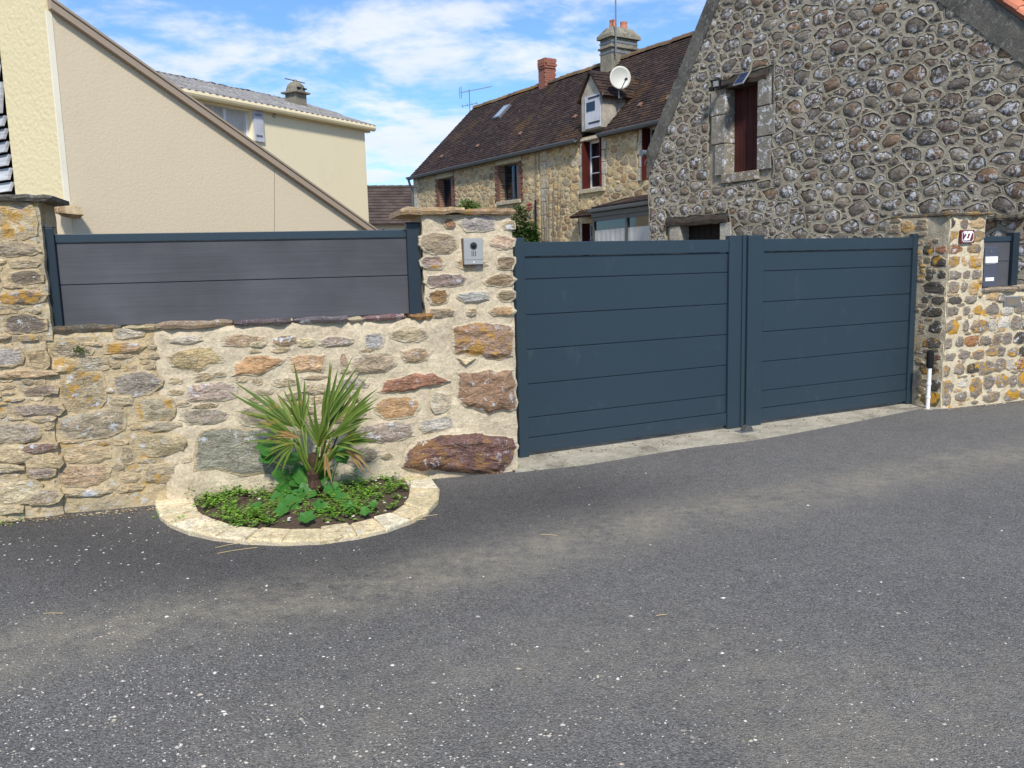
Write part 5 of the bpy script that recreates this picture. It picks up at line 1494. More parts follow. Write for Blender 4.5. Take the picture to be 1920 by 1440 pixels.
# chimneys
ridge_u = lambda px, py, d: HOUSE.u(px, py, d)
bc_u = ridge_u(1022.5, 140, -RW_ + 0.2)
bcb = RV - 0.35; bct = HOUSE.v(1025, 108, -RW_ + 0.2)
core = MB().box(HOUSE, bc_u + 0.005, bc_u + 0.375, bcb, bct - 0.01, -RW_ - 0.195, -RW_ + 0.195).build('brick_chimney', plain('brick_mortar', (150, 120, 102), 0.95), lh)
nc = int((bct - bcb) / 0.07)
for k in range(nc):
    v = bct - (k + 1) * 0.07
    ex = 0.05 if k in (1, 2) else 0.03 if k in (0, 3) else 0.0
    for i in range(2):        # front face
        sh_ = 0.19 * i + (0.06 if k % 2 else 0)
        brick_copy(HOUSE, 'cf', (0.178, 0.060, 0.06), core, K['brick'], bc_u - ex / 2 + 0.095 + 0.19 * i, v, -RW_ + 0.205 + ex)
    for i in range(2):        # near side
        key = 'cs'
        if key not in bms:
            o = MB().box(HOUSE, -0.03, 0.03, 0, 0.060, -0.195, 0).build('brick', K['brick'], None); bms[key] = o.data; bpy.data.objects.remove(o)
        o = bpy.data.objects.new('brick', bms[key]); COL.objects.link(o)
        place(o, HOUSE.p(bc_u - ex + 0.022, v + 0.03, -RW_ + 0.1 - 0.205 * i + (0.02 if k % 2 else -0.02)), core)
MB().box(HOUSE, bc_u - 0.02, bc_u + 0.40, bct - 0.01, bct + 0.02, -RW_ - 0.22, -RW_ + 0.22).build('chimney_cap', K['brick'], core)

DC = -RW_ + 0.42
sc_u = HOUSE.u(1147, 85, DC); sct = HOUSE.v(1147, 68, DC)
CW, CD = 0.52, 0.95
stc = MB().box(HOUSE, sc_u, sc_u + CW, RV - 0.6, sct, DC - CD, DC).build('stone_chimney', K['concrete2'], lh, bevel=0.02)
MB().box(HOUSE, sc_u - 0.05, sc_u + CW + 0.05, HOUSE.v(1147, 88, DC), HOUSE.v(1147, 88, DC) + 0.06, DC - CD - 0.05, DC + 0.05).build('chimney_band', K['concrete2'], stc, bevel=0.015)
pt = HOUSE.v(1147, 46, DC)
A = [HOUSE.p(u, sct, d) for u, d in ((sc_u - 0.07, DC + 0.07), (sc_u + CW + 0.07, DC + 0.07), (sc_u + CW + 0.07, DC - CD - 0.07), (sc_u - 0.07, DC - CD - 0.07))]
B2 = [HOUSE.p(u, sct + 0.1, d) for u, d in ((sc_u - 0.06, DC + 0.06), (sc_u + CW + 0.06, DC + 0.06), (sc_u + CW + 0.06, DC - CD - 0.06), (sc_u - 0.06, DC - CD - 0.06))]
C2 = [HOUSE.p(u, pt, d) for u, d in ((sc_u + 0.1, DC - 0.12), (sc_u + CW - 0.1, DC - 0.12), (sc_u + CW - 0.1, DC - CD + 0.12), (sc_u + 0.1, DC - CD + 0.12))]
MB().add(A + B2 + C2, [(0, 1, 2, 3), (0, 1, 5, 4), (1, 2, 6, 5), (2, 3, 7, 6), (3, 0, 4, 7), (4, 5, 9, 8), (5, 6, 10, 9), (6, 7, 11, 10), (7, 4, 8, 11), (8, 9, 10, 11)]).build('chimney_crown', K['concrete2'], stc)
for k, dd in enumerate((DC - 0.27, DC - 0.66)):
    c = HOUSE.p(sc_u + CW / 2, pt - 0.03, dd)
    MB().tube([c, c + Z * 0.16, c + Z * 0.24, c + Z * 0.24], [0.12, 0.095, 0.105, 0.085], 12).build('chimney_pot', K['terracotta'], stc)
for vv in (HOUSE.v(1147, 78, DC), HOUSE.v(1147, 97, DC)):
    mb = MB(); e = 0.012
    mb.box(HOUSE, sc_u - e, sc_u + CW + e, vv, vv + 0.04, DC, DC + e); mb.box(HOUSE, sc_u - e, sc_u, vv, vv + 0.04, DC - CD, DC - 0.001)
    mb.build('strap', K['steel'], stc)
am = HOUSE.p(sc_u - 0.12, RV - 0.1, DC - 0.05)
an = thing('aerial_mast', 'tall thin metal aerial mast strapped to the stone chimney', 'antenna', am)
MB().tube([am + Z * (HOUSE.v(1150, 99, DC) - am.z), am + Z * 5.0], 0.022, 8).build('mast', K['steel'], an)
for k in range(2):
    MB().tube([am + Z * ((HOUSE.v(1147, 78 + 19 * k, DC) + 0.02) - am.z), HOUSE.p(sc_u - 0.005, HOUSE.v(1147, 78 + 19 * k, DC) + 0.02, DC - 0.05)], 0.014, 6).build('clamp', K['steel'], an)
# yagi aerial at the far end of the roof
yb = HOUSE.p(ridge_u(881, 208, -RW_), RV, -RW_)
ya = thing('television_aerial', 'rooftop television aerial with long toothed boom at the far ridge end', 'antenna', yb)
yt = HOUSE.v(881, 170, -RW_)
MB().tube([yb - Z * 0.1, Vector((yb.x, yb.y, yt + 0.05))], 0.018, 6).build('mast', K['steel'], ya)
bdir = (Vector(at_depth(921, 158, yb.y)) - Vector(at_depth(866, 169, yb.y))).normalized()
bo = Vector((yb.x, yb.y, yt))
mb = MB().tube([bo - bdir * 0.3, bo + bdir * 0.85], 0.012, 6)
ev = (Vector((bdir.y, -bdir.x, 0))).normalized()
for k in range(14):
    c = bo + bdir * (-0.28 + 0.083 * k); l = 0.14 if k > 2 else 0.22
    mb.tube([c - ev * l + Z * l * 0.4, c + ev * l - Z * l * 0.4], 0.006, 4)
mb.build('boom', K['steel'], ya)
mb = MB().tube([bo - bdir * 0.3 - Z * 0.2, bo - bdir * 0.3 + Z * 0.2], 0.010, 4).tube([bo - bdir * 0.36 - Z * 0.2, bo - bdir * 0.36 + Z * 0.2], 0.010, 4)
for k in (-1, 0, 1): mb.tube([bo - bdir * 0.3 + Z * 0.18 * k - ev * 0.2, bo - bdir * 0.3 + Z * 0.18 * k + ev * 0.2], 0.006, 4)
mb.build('reflector', K['steel'], ya)
mb = MB(); c0 = Vector((yb.x, yb.y, yb.z + 0.22))
mb.tube([c0 - bdir * 0.3, c0 + bdir * 0.3], 0.010, 4)
for k in range(4): mb.tube([c0 + bdir * (-0.27 + 0.18 * k) - ev * 0.35, c0 + bdir * (-0.27 + 0.18 * k) + ev * 0.35], 0.007, 4)
mb.build('lower_boom', K['steel'], ya)
# satellite dish
dc = Vector(HOUSE.p(*HOUSE.uv(1162.5, 146, -0.3), -0.3))
sd = thing('satellite_dish', 'round off-white satellite dish mounted on the dormer cheek', 'satellite dish', dc)
fwd = (EYE - dc).normalized(); fwd = (fwd + Vector((0.28, 0, 0.22))).normalized()
rt3 = fwd.cross(Z).normalized(); up3 = rt3.cross(fwd)
DR = 0.272
vs = []; fs = []; rings = 6; m = 28
for side in (0, 1):
    for q in range(rings + 1):
        rr2 = DR * q / rings
        for k in range(m):
            th = 2 * math.pi * k / m
            vs.append(dc + rt3 * (math.cos(th) * rr2 * 0.97) + up3 * (math.sin(th) * rr2) + fwd * (0.07 * (rr2 / DR) ** 2 - 0.035 - 0.008 * side))
for side in (0, 1):
    o_ = side * (rings + 1) * m
    for q in range(rings):
        for k in range(m): fs.append((o_ + q * m + k, o_ + q * m + (k + 1) % m, o_ + (q + 1) * m + (k + 1) % m, o_ + (q + 1) * m + k))
for k in range(m): fs.append((rings * m + k, rings * m + (k + 1) % m, (2 * rings + 1) * m + (k + 1) % m, (2 * rings + 1) * m + k))
MB().add(vs, fs).build('reflector', K['dish'], sd, smooth=True)
arm_e = dc + fwd * 0.30 - up3 * 0.10 - rt3 * 0.06
MB().tube([dc - up3 * DR, dc - up3 * (DR * 1.0) + fwd * 0.12, arm_e], 0.012, 6).build('feed_arm', K['steel'], sd)
MB().tube([arm_e - fwd * 0.05, arm_e + fwd * 0.03], [0.03, 0.035], 10).build('receiver', K['black'], sd)
mp = HOUSE.p(drr - 0.02, HOUSE.v(1150, 188, -0.5), -0.5)
MB().tube([dc - fwd * 0.06, dc - fwd * 0.12 - up3 * 0.2, dc - fwd * 0.1 - up3 * 0.45, mp + HOUSE.U * -0.12, mp], 0.022, 8).build('mount_pole', K['steel'], sd)
cyl(MB(), Frame(mp, ANG_X), 0, mp.z, -0.03, 0.05, 0.09, 12).build('mount_plate', K['steel'], sd)

# veranda (glazed porch) and tiled canopy
VER = Frame(HOUSE.p(HOUSE.u(1113, 430, 0.0), 0, 0.9), ANG_B + math.radians(10))
va0 = VER.u(1112, 425); va1 = VER.u(1330, 425)
ve = thing('glazed_porch', 'grey framed glass porch with curtains in front of the stone house', 'porch', VER.p((va0 + va1) / 2, 0, -0.4))
a_, b_ = min(va0, va1), max(va0, va1)
vt0 = VER.v(1114, 408); vt1 = VER.v(1114, 392)
MB().box(VER, a_, b_ + 0.05, vt0, vt0 + (vt1 - vt0) * 0.55, -1.2, 0.02).build('fascia', K['grey_alu'], ve, bevel=0.01)
MB().box(VER, a_, b_ + 0.12, vt0 + (vt1 - vt0) * 0.55 + 0.002, vt1, -1.2, 0.09).build('gutter', K['grey_alu'], ve, bevel=0.02)
MB().hexa([VER.p(a_, vt1, 0.0), VER.p(b_ + 0.08, vt1, 0.0), VER.p(b_ + 0.08, vt1 + 0.22, -0.9), VER.p(a_, vt1 + 0.22, -0.9),
           VER.p(a_, vt1 + 0.05, 0.0), VER.p(b_ + 0.08, vt1 + 0.05, 0.0), VER.p(b_ + 0.08, vt1 + 0.27, -0.9), VER.p(a_, vt1 + 0.27, -0.9)], 0.6).build('porch_roof', K['tiles_brown'], ve)
bays = 3; bw = (b_ - a_) / bays
for k in range(bays + 1):
    u = a_ + bw * k
    MB().box(VER, u - 0.04, u + 0.04, 0.0, vt0 - 0.002, -0.07, 0.0).build('mullion', K['grey_alu'], ve)
for k in range(bays):
    u0, u1 = a_ + bw * k + 0.041, a_ + bw * (k + 1) - 0.041
    MB().box(VER, u0, u1, vt0 - 0.09, vt0 - 0.003, -0.06, -0.006).build('head_rail', K['grey_alu'], ve)
    MB().box(VER, u0, u1, 0.3, vt0 - 0.09, -0.04, -0.035).build('pane', K['glass'], ve)
    MB().box(VER, u0, u1, 0.0, 0.3, -0.05, -0.01).build('panel', K['grey_alu'], ve)
    vs = []; fs = []
    for i in range(33):
        u = u0 + (u1 - u0) * i / 32; dd = -0.028 + 0.004 * math.sin(i * 1.3 + k)
        vs += [VER.p(u, 0.4, dd), VER.p(u, vt0 - 0.30, dd)]
    for i in range(32): fs.append((2 * i, 2 * i + 2, 2 * i + 3, 2 * i + 1))
    MB().add(vs, fs).build('curtain', K['curtain'], ve, smooth=True)
tl = MB(); cn = HOUSE.p(hw5[0] - 0.2, hw5[3] + 0.16, 0.42)
cs = (-HOUSE.N * 0.42 + Z * 0.20).normalized(); cnn = cs.cross(HOUSE.U); cnn = cnn if cnn.z > 0 else -cnn
can = MB(); PP = [cn, cn + HOUSE.U * 0.9, cn + HOUSE.U * 0.9 + cs * 0.46, cn + cs * 0.46]
cano = can.hexa([p - cnn * 0.04 for p in PP] + PP, 0.5).build('canopy', K['tiles_brown'], lh)
roof_tiles(tl, cn, HOUSE.U, cs, cnn, 0.9, 0.46, 0.17, 0.105, 41)
stuff(tl.build('canopy_tiles', K['tiles_brown'], cano))
# bare climbing stems on the house wall
cv = thing('wall_climber', 'bare grey climber stems trained up the stone house wall', 'plant', HOUSE.p(ub1 - 0.2, 0, 0.05))
for k in range(7):
    u = ub1 - 0.1 - 0.10 * k; pts = []; r2 = random.Random(90 + k)
    for i in range(10):
        pts.append(HOUSE.p(u + r2.uniform(-0.05, 0.05) - 0.03 * k * i / 10, 0.4 + i * (3.2 + 0.2 * (k % 3)) / 9, 0.035))
    MB().tube(pts, [0.016 - 0.0012 * i for i in range(10)], 5).build('stem', K['vine'], cv)

# ------------------------------------------------------------------ near roughcast house (left)
h1 = thing('roughcast_house', 'beige roughcast lean-to gable with sloping taupe edge above the fence', 'building', H1.p(1.5, 0, -0.5))
c1 = H1.u(113, 200)
rk0 = H1.uv(103, 12); rk1 = H1.uv(704, 436)
s1, k1 = seg_line(rk0, rk1)
ue1 = rk1[0] + 0.9
top1 = lambda u: s1 * u + k1
MB().prism(H1, [(c1, -0.05), (ue1, -0.05), (ue1, top1(ue1)), (c1, top1(c1))], -0.3, 0.0).build('gable_wall', K['beige'], h1)
EN = Frame(H1.p(c1, 0, 0), math.radians(34 - 90))          # end wall facing the street
vcb = EN.v(100, 388)
MB().box(EN, 0.012, 6.0, -0.05, top1(c1) + 2.5, -0.04, 0.0).build('end_wall', K['beige'], h1)
pw = EN.u(20, 200)
MB().box(EN, 0.0, pw, vcb, top1(c1) + 2.4, 0.002, 0.035).build('corner_pier', K['cream'], h1)
MB().box(H1, c1 - 0.037, c1 + 0.004, vcb, top1(c1) - 0.06, -0.012, 0.004).build('corner_bead', plain('pale_corner_bead', (236, 226, 200), 0.8), h1)
# sloping edge trim and roof behind
MB().prism(H1, [(c1 - 0.02, top1(c1 - 0.02) + 0.0), (ue1 + 0.1, top1(ue1 + 0.1)), (ue1 + 0.1, top1(ue1 + 0.1) - 0.06), (c1 - 0.02, top1(c1 - 0.02) - 0.06)], 0.001, 0.05).build('verge_board', K['tan_trim'], h1)
MB().prism(H1, [(c1 - 0.02, top1(c1 - 0.02) + 0.022), (ue1 + 0.1, top1(ue1 + 0.1) + 0.022), (ue1 + 0.1, top1(ue1 + 0.1) + 0.002), (c1 - 0.02, top1(c1 - 0.02) + 0.002)], -0.5, 0.06).build('verge_cap', K['tan_trim'], h1)
cbp = EN.p(EN.u(122, 396), EN.v(122, 396), 0)
rock(EN, h1, [EN.uv(x, y, 0.05) for x, y in ((104, 384), (134, 386), (141, 402), (132, 410), (112, 402))], (160, 132, 96), K['stone'], 0.03, 0.12, 0.012, 0, 'corbel', 3, 77, 2, -0.02)
# weathered slats left of the pier
sl_t = thing('slatted_shutter', 'silvered wooden slats beside the cream corner pier', 'shutter', EN.p(pw + 0.3, EN.v(15, 365), 0.05))
ys = [362, 340, 313, 287, 262, 237, 212, 146, 104]
MB().box(EN, pw + 0.005, pw + 1.0, EN.v(20, 366), EN.v(12, 92), 0.001, 0.012).build('backing_board', K['door_wood'], sl_t)
for a, b in zip(ys, ys[1:]):
    x_ = 14
    v0, v1 = EN.v(x_, a, 0.06), EN.v(x_, b, 0.06)
    P = [EN.p(pw + 0.03, v0 + 0.012, 0.05), EN.p(pw + 0.95, v0 + 0.012, 0.05), EN.p(pw + 0.95, v0 + 0.012, 0.075), EN.p(pw + 0.03, v0 + 0.012, 0.075),
         EN.p(pw + 0.03, v1 - 0.004, 0.015), EN.p(pw + 0.95, v1 - 0.004, 0.015), EN.p(pw + 0.95, v1 - 0.004, 0.04), EN.p(pw + 0.03, v1 - 0.004, 0.04)]
    MB().hexa(P).build('slat', K['grey_wood'], sl_t)
MB().box(EN, pw + 0.005, pw + 1.0, EN.v(8, 103, 0.08), EN.v(8, 92, 0.08), 0.0, 0.09).build('head_beam', K['dark_wood'], sl_t)
tl = MB()
Lr = EN.v(4, 15) - EN.v(4, 92)
roof_tiles(tl, EN.p(pw + 0.01, EN.v(4, 92), 0.02), EN.U, Z, EN.N, 0.95, Lr, 0.17, 0.09, 51)
o = tl.build('tile_cladding', tile_mat('red_tile_cladding', [(150, 84, 64), (130, 70, 56), (162, 98, 76)], 0.2), h1); stuff(o)

# ------------------------------------------------------------------ second cream house
h2 = thing('cream_house', 'pale yellow rendered house with grey corrugated roof behind the lean-to', 'building', H2.p(-5, 0, -3))
E2 = H2.v(680, 238)
LU = H2.u(180, 140) - 2
hw = hole_px(H2, 384, 472, 258, 196, 430)
mb = MB(); holed_wall(mb, H2, LU, 0, -0.05, lambda u: E2, [hw], 0.0)
rr_ = ray(556, 196)
tt2 = (H2.o - EYE).dot(H2.U) / rr_.dot(H2.U); rp_ = EYE + rr_ * tt2 - H2.o
W2, V2 = -rp_.dot(H2.N), rp_.z
print('house2', E2, W2, V2)
for u in (LU, 0):
    mb.add([H2.p(u, -0.05, 0), H2.p(u, E2, 0), H2.p(u, V2 - 0.05, -W2), H2.p(u, E2, -2 * W2), H2.p(u, -0.05, -2 * W2)], [(0, 1, 2, 3, 4)])
mb.build('wall', K['yellow'], h2)
window(H2, h2, hw, -0.12, K['white_pvc'], 0.06, 2, 1, 1.0)
us = H2.u(478, 230, 0.05)
MB().box(H2, us - 0.02, us + 0.26, hw[2], hw[3] + 0.06, 0.0, 0.05).build('shutter', K['white_shutter'], h2)
for vv in (0.15, 0.8): MB().box(H2, us + 0.02, us + 0.2, hw[2] + (hw[3] - hw[2]) * vv, hw[2] + (hw[3] - hw[2]) * vv + 0.04, 0.051, 0.058).build('hinge', K['steel'], h2)
cyl(MB(), H2, H2.u(513, 216), H2.v(513, 216), 0.0, 0.03, 0.06, 12).build('vent', K['lintel'], h2)
MB().tube([H2.p(LU, E2 - 0.02, 0.12), H2.p(0.25, E2 - 0.02, 0.12)], 0.075, 10).build('gutter', K['cream_trim'], h2)
MB().box(H2, LU, 0.2, E2 - 0.12, E2 + 0.03, -0.1, 0.03).build('soffit', K['cream_trim'], h2)
S_ = (H2.N * (-W2) + Z * (V2 - E2)).normalized(); SLn = math.hypot(W2, V2 - E2)
n_ = S_.cross(H2.U); n_ = n_ if n_.z > 0 else -n_
o_ = H2.p(LU, E2 + 0.04, 0.0) - S_ * 0.16
nu = int((0.3 - LU) / 0.03); nv = 10; vs = []; fs = []
for i in range(nu + 1):
    for j in range(nv + 1):
        s = (SLn + 0.16) * j / nv
        step = 0.03 * (1 - (s / 1.3) % 1.0)
        vs.append(o_ + H2.U * (0.03 * i) + S_ * s + n_ * (0.035 * math.sin(2 * math.pi * 0.03 * i / 0.177) + step + 0.02))
for i in range(nu):
    for j in range(nv):
        a = i * (nv + 1) + j; fs.append((a, a + nv + 1, a + nv + 2, a + 1))
rf2 = MB().add(vs, fs).build('roof', K['fibro'], h2, smooth=True)
sm = rf2.modifiers.new('solid', 'SOLIDIFY'); sm.thickness = 0.012
S3 = (H2.N * (-W2) - Z * (V2 - E2)).normalized()
P = [H2.p(LU, V2 + 0.02, -W2), H2.p(0.3, V2 + 0.02, -W2), H2.p(0.3, V2 + 0.02, -W2) + S3 * SLn, H2.p(LU, V2 + 0.02, -W2) + S3 * SLn]
MB().hexa([p - Z * 0.04 for p in P] + P).build('rear_roof', K['fibro'], h2)
pts = []
for i in range(60):
    u = LU + (0.3 - LU) * i / 59; pts.append(H2.p(u, V2 + 0.03 + rnd.uniform(-0.012, 0.012), -W2 + rnd.uniform(-0.02, 0.02)))
MB().tube(pts, [0.085 + rnd.uniform(-0.012, 0.012) for _ in pts], 8).build('ridge_cap', K['moss_dark'], h2)
cc = H2.u(555, 185, -W2 * 0.6)
ck = Vector(H2.p(cc, 0, -W2 * 0.6)); 
vb2 = H2.v(555, 195, -W2 * 0.6); vt2 = H2.v(555, 152, -W2 * 0.6); hh2 = vt2 - vb2
ch2 = MB().box(H2, cc - 0.19, cc + 0.19, vb2 - 0.3, vb2 + hh2 * 0.42, -W2 * 0.6 - 0.19, -W2 * 0.6 + 0.19).build('chimney', K['concrete2'], h2)
MB().box(H2, cc - 0.27, cc + 0.27, vb2 + hh2 * 0.42, vb2 + hh2 * 0.50, -W2 * 0.6 - 0.27, -W2 * 0.6 + 0.27).build('chimney_plate', K['concrete2'], ch2, bevel=0.01)
c = Vector(H2.p(cc, vb2 + hh2 * 0.5, -W2 * 0.6))
MB().tube([c, c + Z * hh2 * 0.18, c + Z * hh2 * 0.3, c + Z * hh2 * 0.4, c + Z * hh2 * 0.46], [0.25, 0.24, 0.21, 0.14, 0.03], 8).build('chimney_cowl', K['concrete2'], ch2)
for sgn in (-1, 1):
    MB().box(H2, cc + sgn * 0.1 - 0.06, cc + sgn * 0.1 + 0.06, vb2 + hh2 * 0.6, vb2 + hh2 * 0.66, -W2 * 0.6 + 0.2, -W2 * 0.6 + 0.245).build('smoke_slot', K['black'], ch2)
MB().tube([c + Z * hh2 * 0.5 - H2.U * 0.35, c + Z * hh2 * 0.5 + H2.U * 0.35], 0.015, 6).build('tie_rod', K['steel'], ch2)
MB().tube([c + Z * hh2 * 0.44, c + Z * hh2 * 0.54], 0.05, 8).build('finial', K['concrete2'], ch2)

# ------------------------------------------------------------------ far house
FAR = Frame(Vector(at_depth(683, 420, 38)), math.radians(78))
fh = thing('far_house', 'distant low house with dark tiled roof between the cream and stone houses', 'building', FAR.p(1.5, 0, -2))
fe0 = FAR.v(690, 416); fr0 = FAR.uv(690, 353, -3.0)[1]
U0, U1 = -4.0, 8.0
fhw = hole_px(FAR, 706, 724, 450, 428, 715)
mb = MB(); holed_wall(mb, FAR, U0, U1, -0.05, lambda u: fe0, [fhw], 0.0)
mb.add([FAR.p(U1, -0.05, 0), FAR.p(U1, fe0, 0), FAR.p(U1, fr0, -3), FAR.p(U1, fe0, -6), FAR.p(U1, -0.05, -6)], [(0, 1, 2, 3, 4)])
mb.build('wall', render_mat('far_cream_render', (214, 198, 170), 0.003, 30), fh)
window(FAR, fh, fhw, -0.1, K['white_pvc'], 0.05, 2, 1, 0.0)
sF = (FAR.N * -3 + Z * (fr0 - fe0)).normalized(); lF = math.hypot(3, fr0 - fe0); nF = sF.cross(FAR.U); nF = nF if nF.z > 0 else -nF
oF = FAR.p(U0, fe0, 0) - sF * 0.3 + nF * 0.03
P = [oF, oF + FAR.U * (U1 - U0), oF + FAR.U * (U1 - U0) + sF * (lF + 0.3), oF + sF * (lF + 0.3)]
rF = MB().hexa([p - nF * 0.05 for p in P] + P, 0.3).build('roof', K['tiles_far'], fh)
tl = MB(); roof_tiles(tl, oF, FAR.U, sF, nF, U1 - U0, lF + 0.3, 0.30, 0.30, 61, None, 0.04)
stuff(tl.build('roof_tiles', K['tiles_far'], rF))
for k in range(int((U1 - U0) / 0.4)):
    c = oF + FAR.U * (0.4 * k) + sF * (lF + 0.3)
    MB().tube([c, c + FAR.U * 0.42], [0.10, 0.12], 8).build('ridge_tile', K['tiles_far'], rF)

# ------------------------------------------------------------------ planter with palm
OUT = [(288, 922), (291, 946), (300, 966), (322, 981), (352, 993), (400, 1004), (460, 1011), (530, 1014), (600, 1011), (668, 1002), (724, 989), (770, 973), (803, 955), (822, 934), (824, 914), (810, 896), (790, 880)]
INN = [(362, 917), (364, 938), (370, 955), (384, 966), (402, 974), (440, 982), (488, 988), (545, 991), (602, 988), (655, 980), (700, 970), (735, 957), (757, 943), (767, 928), (768, 912), (760, 898), (746, 884)]
KZ = 0.034
pe = thing('planter_edging', 'curved border of cream limestone blocks around the palm bed', 'planter border', ground(560, 1000))
og = [ground(*p, KZ) for p in OUT]; ig = [ground(*p, KZ) for p in INN]
for k in range(len(OUT) - 1):
    a, b, c, d = og[k], og[k + 1], ig[k + 1], ig[k]
    g = 0.012
    def lp(p, q, s): return p + (q - p) * s
    P = [lp(a, b, g), lp(a, b, 1 - g), lp(d, c, 1 - g), lp(d, c, g)]
    dz = [rnd.uniform(-0.012, 0.008) for _ in range(4)]
    o = MB().hexa([Vector((p.x, p.y, -0.05)) for p in P] + [Vector((p.x + rnd.uniform(-.010, .010), p.y + rnd.uniform(-.010, .010), KZ + z)) for p, z in zip(P, dz)]).build('edging_stone', K['limestone'], pe, bevel=0.010)
    o.color = (*lin(rnd.choice([(222, 208, 172), (214, 196, 156), (228, 216, 186), (206, 190, 150)])), 0.2)
# mortar between the blocks
mb = MB(); vs = [Vector((p.x, p.y, KZ - 0.014)) for p in og] + [Vector((p.x, p.y, KZ - 0.014)) for p in ig] + [Vector((p.x, p.y, -0.05)) for p in og] + [Vector((p.x, p.y, -0.05)) for p in ig]
n = len(og); fs = []
for k in range(n - 1): fs += [(k, k + 1, n + k + 1, n + k), (2 * n + k, 2 * n + k + 1, k + 1, k), (n + k, n + k + 1, 3 * n + k + 1, 3 * n + k)]
mb.add(vs, fs).build('joint_mortar', K['mortar_new'], pe)
cen = ground(570, 940)
inner = [Vector((p.x, p.y, 0)) for p in ig]
wl_pts = [WALL.p(WALL.u(x, 880), 0, 0.0) for x in (744, 680, 600, 520, 440, 364)]
ring = inner + [Vector((p.x, p.y, 0)) for p in wl_pts]
cen = sum(ring, Vector()) / len(ring)
vs = []; fs = []; R = 9; m = len(ring)
for q in range(R + 1):
    for p in ring:
        s = 1 - q / (R + 0.6)
        x = cen + (p - cen) * s
        vs.append(Vector((x.x, x.y, 0.016 + 0.055 * (1 - s) + 0.018 * mnoise.fractal(Vector((x.x * 7, x.y * 7, 1.0)), 0.7, 2.0, 4))))
vs.append(Vector((cen.x, cen.y, 0.075)))
for q in range(R):
    for k in range(m): fs.append((q * m + k, q * m + (k + 1) % m, (q + 1) * m + (k + 1) % m, (q + 1) * m + k))
for k in range(m): fs.append((R * m + k, R * m + (k + 1) % m, (R + 1) * m))
o = structure(MB().add(vs, fs).build('soil', K['soil'], None, smooth=True)); o['label'] = 'dark crumbly soil filling the palm bed'

def in_ring(x, y):
    c = False; j = m - 1
    for i in range(m):
        a, b = ring[i], ring[j]
        if (a.y > y) != (b.y > y) and x < (b.x - a.x) * (y - a.y) / (b.y - a.y) + a.x: c = not c
        j = i
    return c

# palm
pb = ground(592, 944); pb.z = 0.05
pl = thing('fan_palm', 'young fan palm with stiff green fronds growing in the stone-edged bed', 'palm', pb)
RT = Vector((1, 0, 0)); FWD = Vector((0, 1, 0))
mb = MB(); pts = []; rad = []
for i in range(9):
    pts.append(pb + Z * (0.045 * i - 0.06) + RT * (0.006 * math.sin(i))); rad.append(0.045 + 0.012 * (i % 2) - 0.002 * i)
mb.tube(pts, rad, 11).build('trunk', K['trunk'], pl)
def frond(base, hub, tipdir, rad, spread, nb, face, mat, seed, droop=0.12):
    """petiole from base to hub, then a fan of folded blades around tipdir in the plane facing `face`"""
    r = random.Random(seed)
    tipdir = tipdir.normalized(); side = tipdir.cross(face).normalized(); fn = side.cross(tipdir).normalized()
    md = (base + hub) / 2 - Z * 0.01 + side * r.uniform(-0.02, 0.02)
    q = [base, base.lerp(md, 0.5) , md, md.lerp(hub, 0.6), hub]
    mb = MB()
    for b in range(nb):
        a = (b / (nb - 1) - 0.5) * spread + r.uniform(-0.03, 0.03)
        ln = rad * (1.0 - 0.30 * abs(2 * b / (nb - 1) - 1) ** 2) * r.uniform(0.70, 1.10)
        dr_ = tipdir * math.cos(a) + side * math.sin(a)
        wd = tipdir * -math.sin(a) + side * math.cos(a)
        w0 = 0.0135 * (rad / 0.45) ** 0.6; segs = 6; vs = []; fs = []
        dp = droop * r.uniform(0.4, 1.7); kink = r.uniform(0.6, 1.0)
        bend = r.uniform(-0.13, 0.13)
        for i in range(segs + 1):
            s = i / segs
            w_ = w0 * (0.55 + 1.3 * s if s < 0.35 else 1.0 * (1 - ((s - 0.35) / 0.65) ** 1.5) + 0.02)
            p = hub + dr_ * (ln * s) + fn * (0.05 * math.sin(a * 2) * s) - Z * (dp * ln * s ** 2.4) + wd * (bend * ln * s * s)
            fold = fn * (w_ * 0.55)
            vs += [p - wd * w_ + fold, p - fold * 0.3, p + wd * w_ + fold]
        for i in range(segs):
            fs += [(3 * i, 3 * i + 1, 3 * i + 4, 3 * i + 3), (3 * i + 1, 3 * i + 2, 3 * i + 5, 3 * i + 4)]
        mb.add(vs, fs)
    o = mb.build('frond', mat, pl)
    MB().tube(q, [0.013, 0.010, 0.009, 0.008, 0.007], 6).build('stalk', K['petiole'], o, smooth=True)
def pxp(px, py, dy=0.0): return at_depth(px, py, pb.y + dy)
TOC = (EYE - pb).normalized()
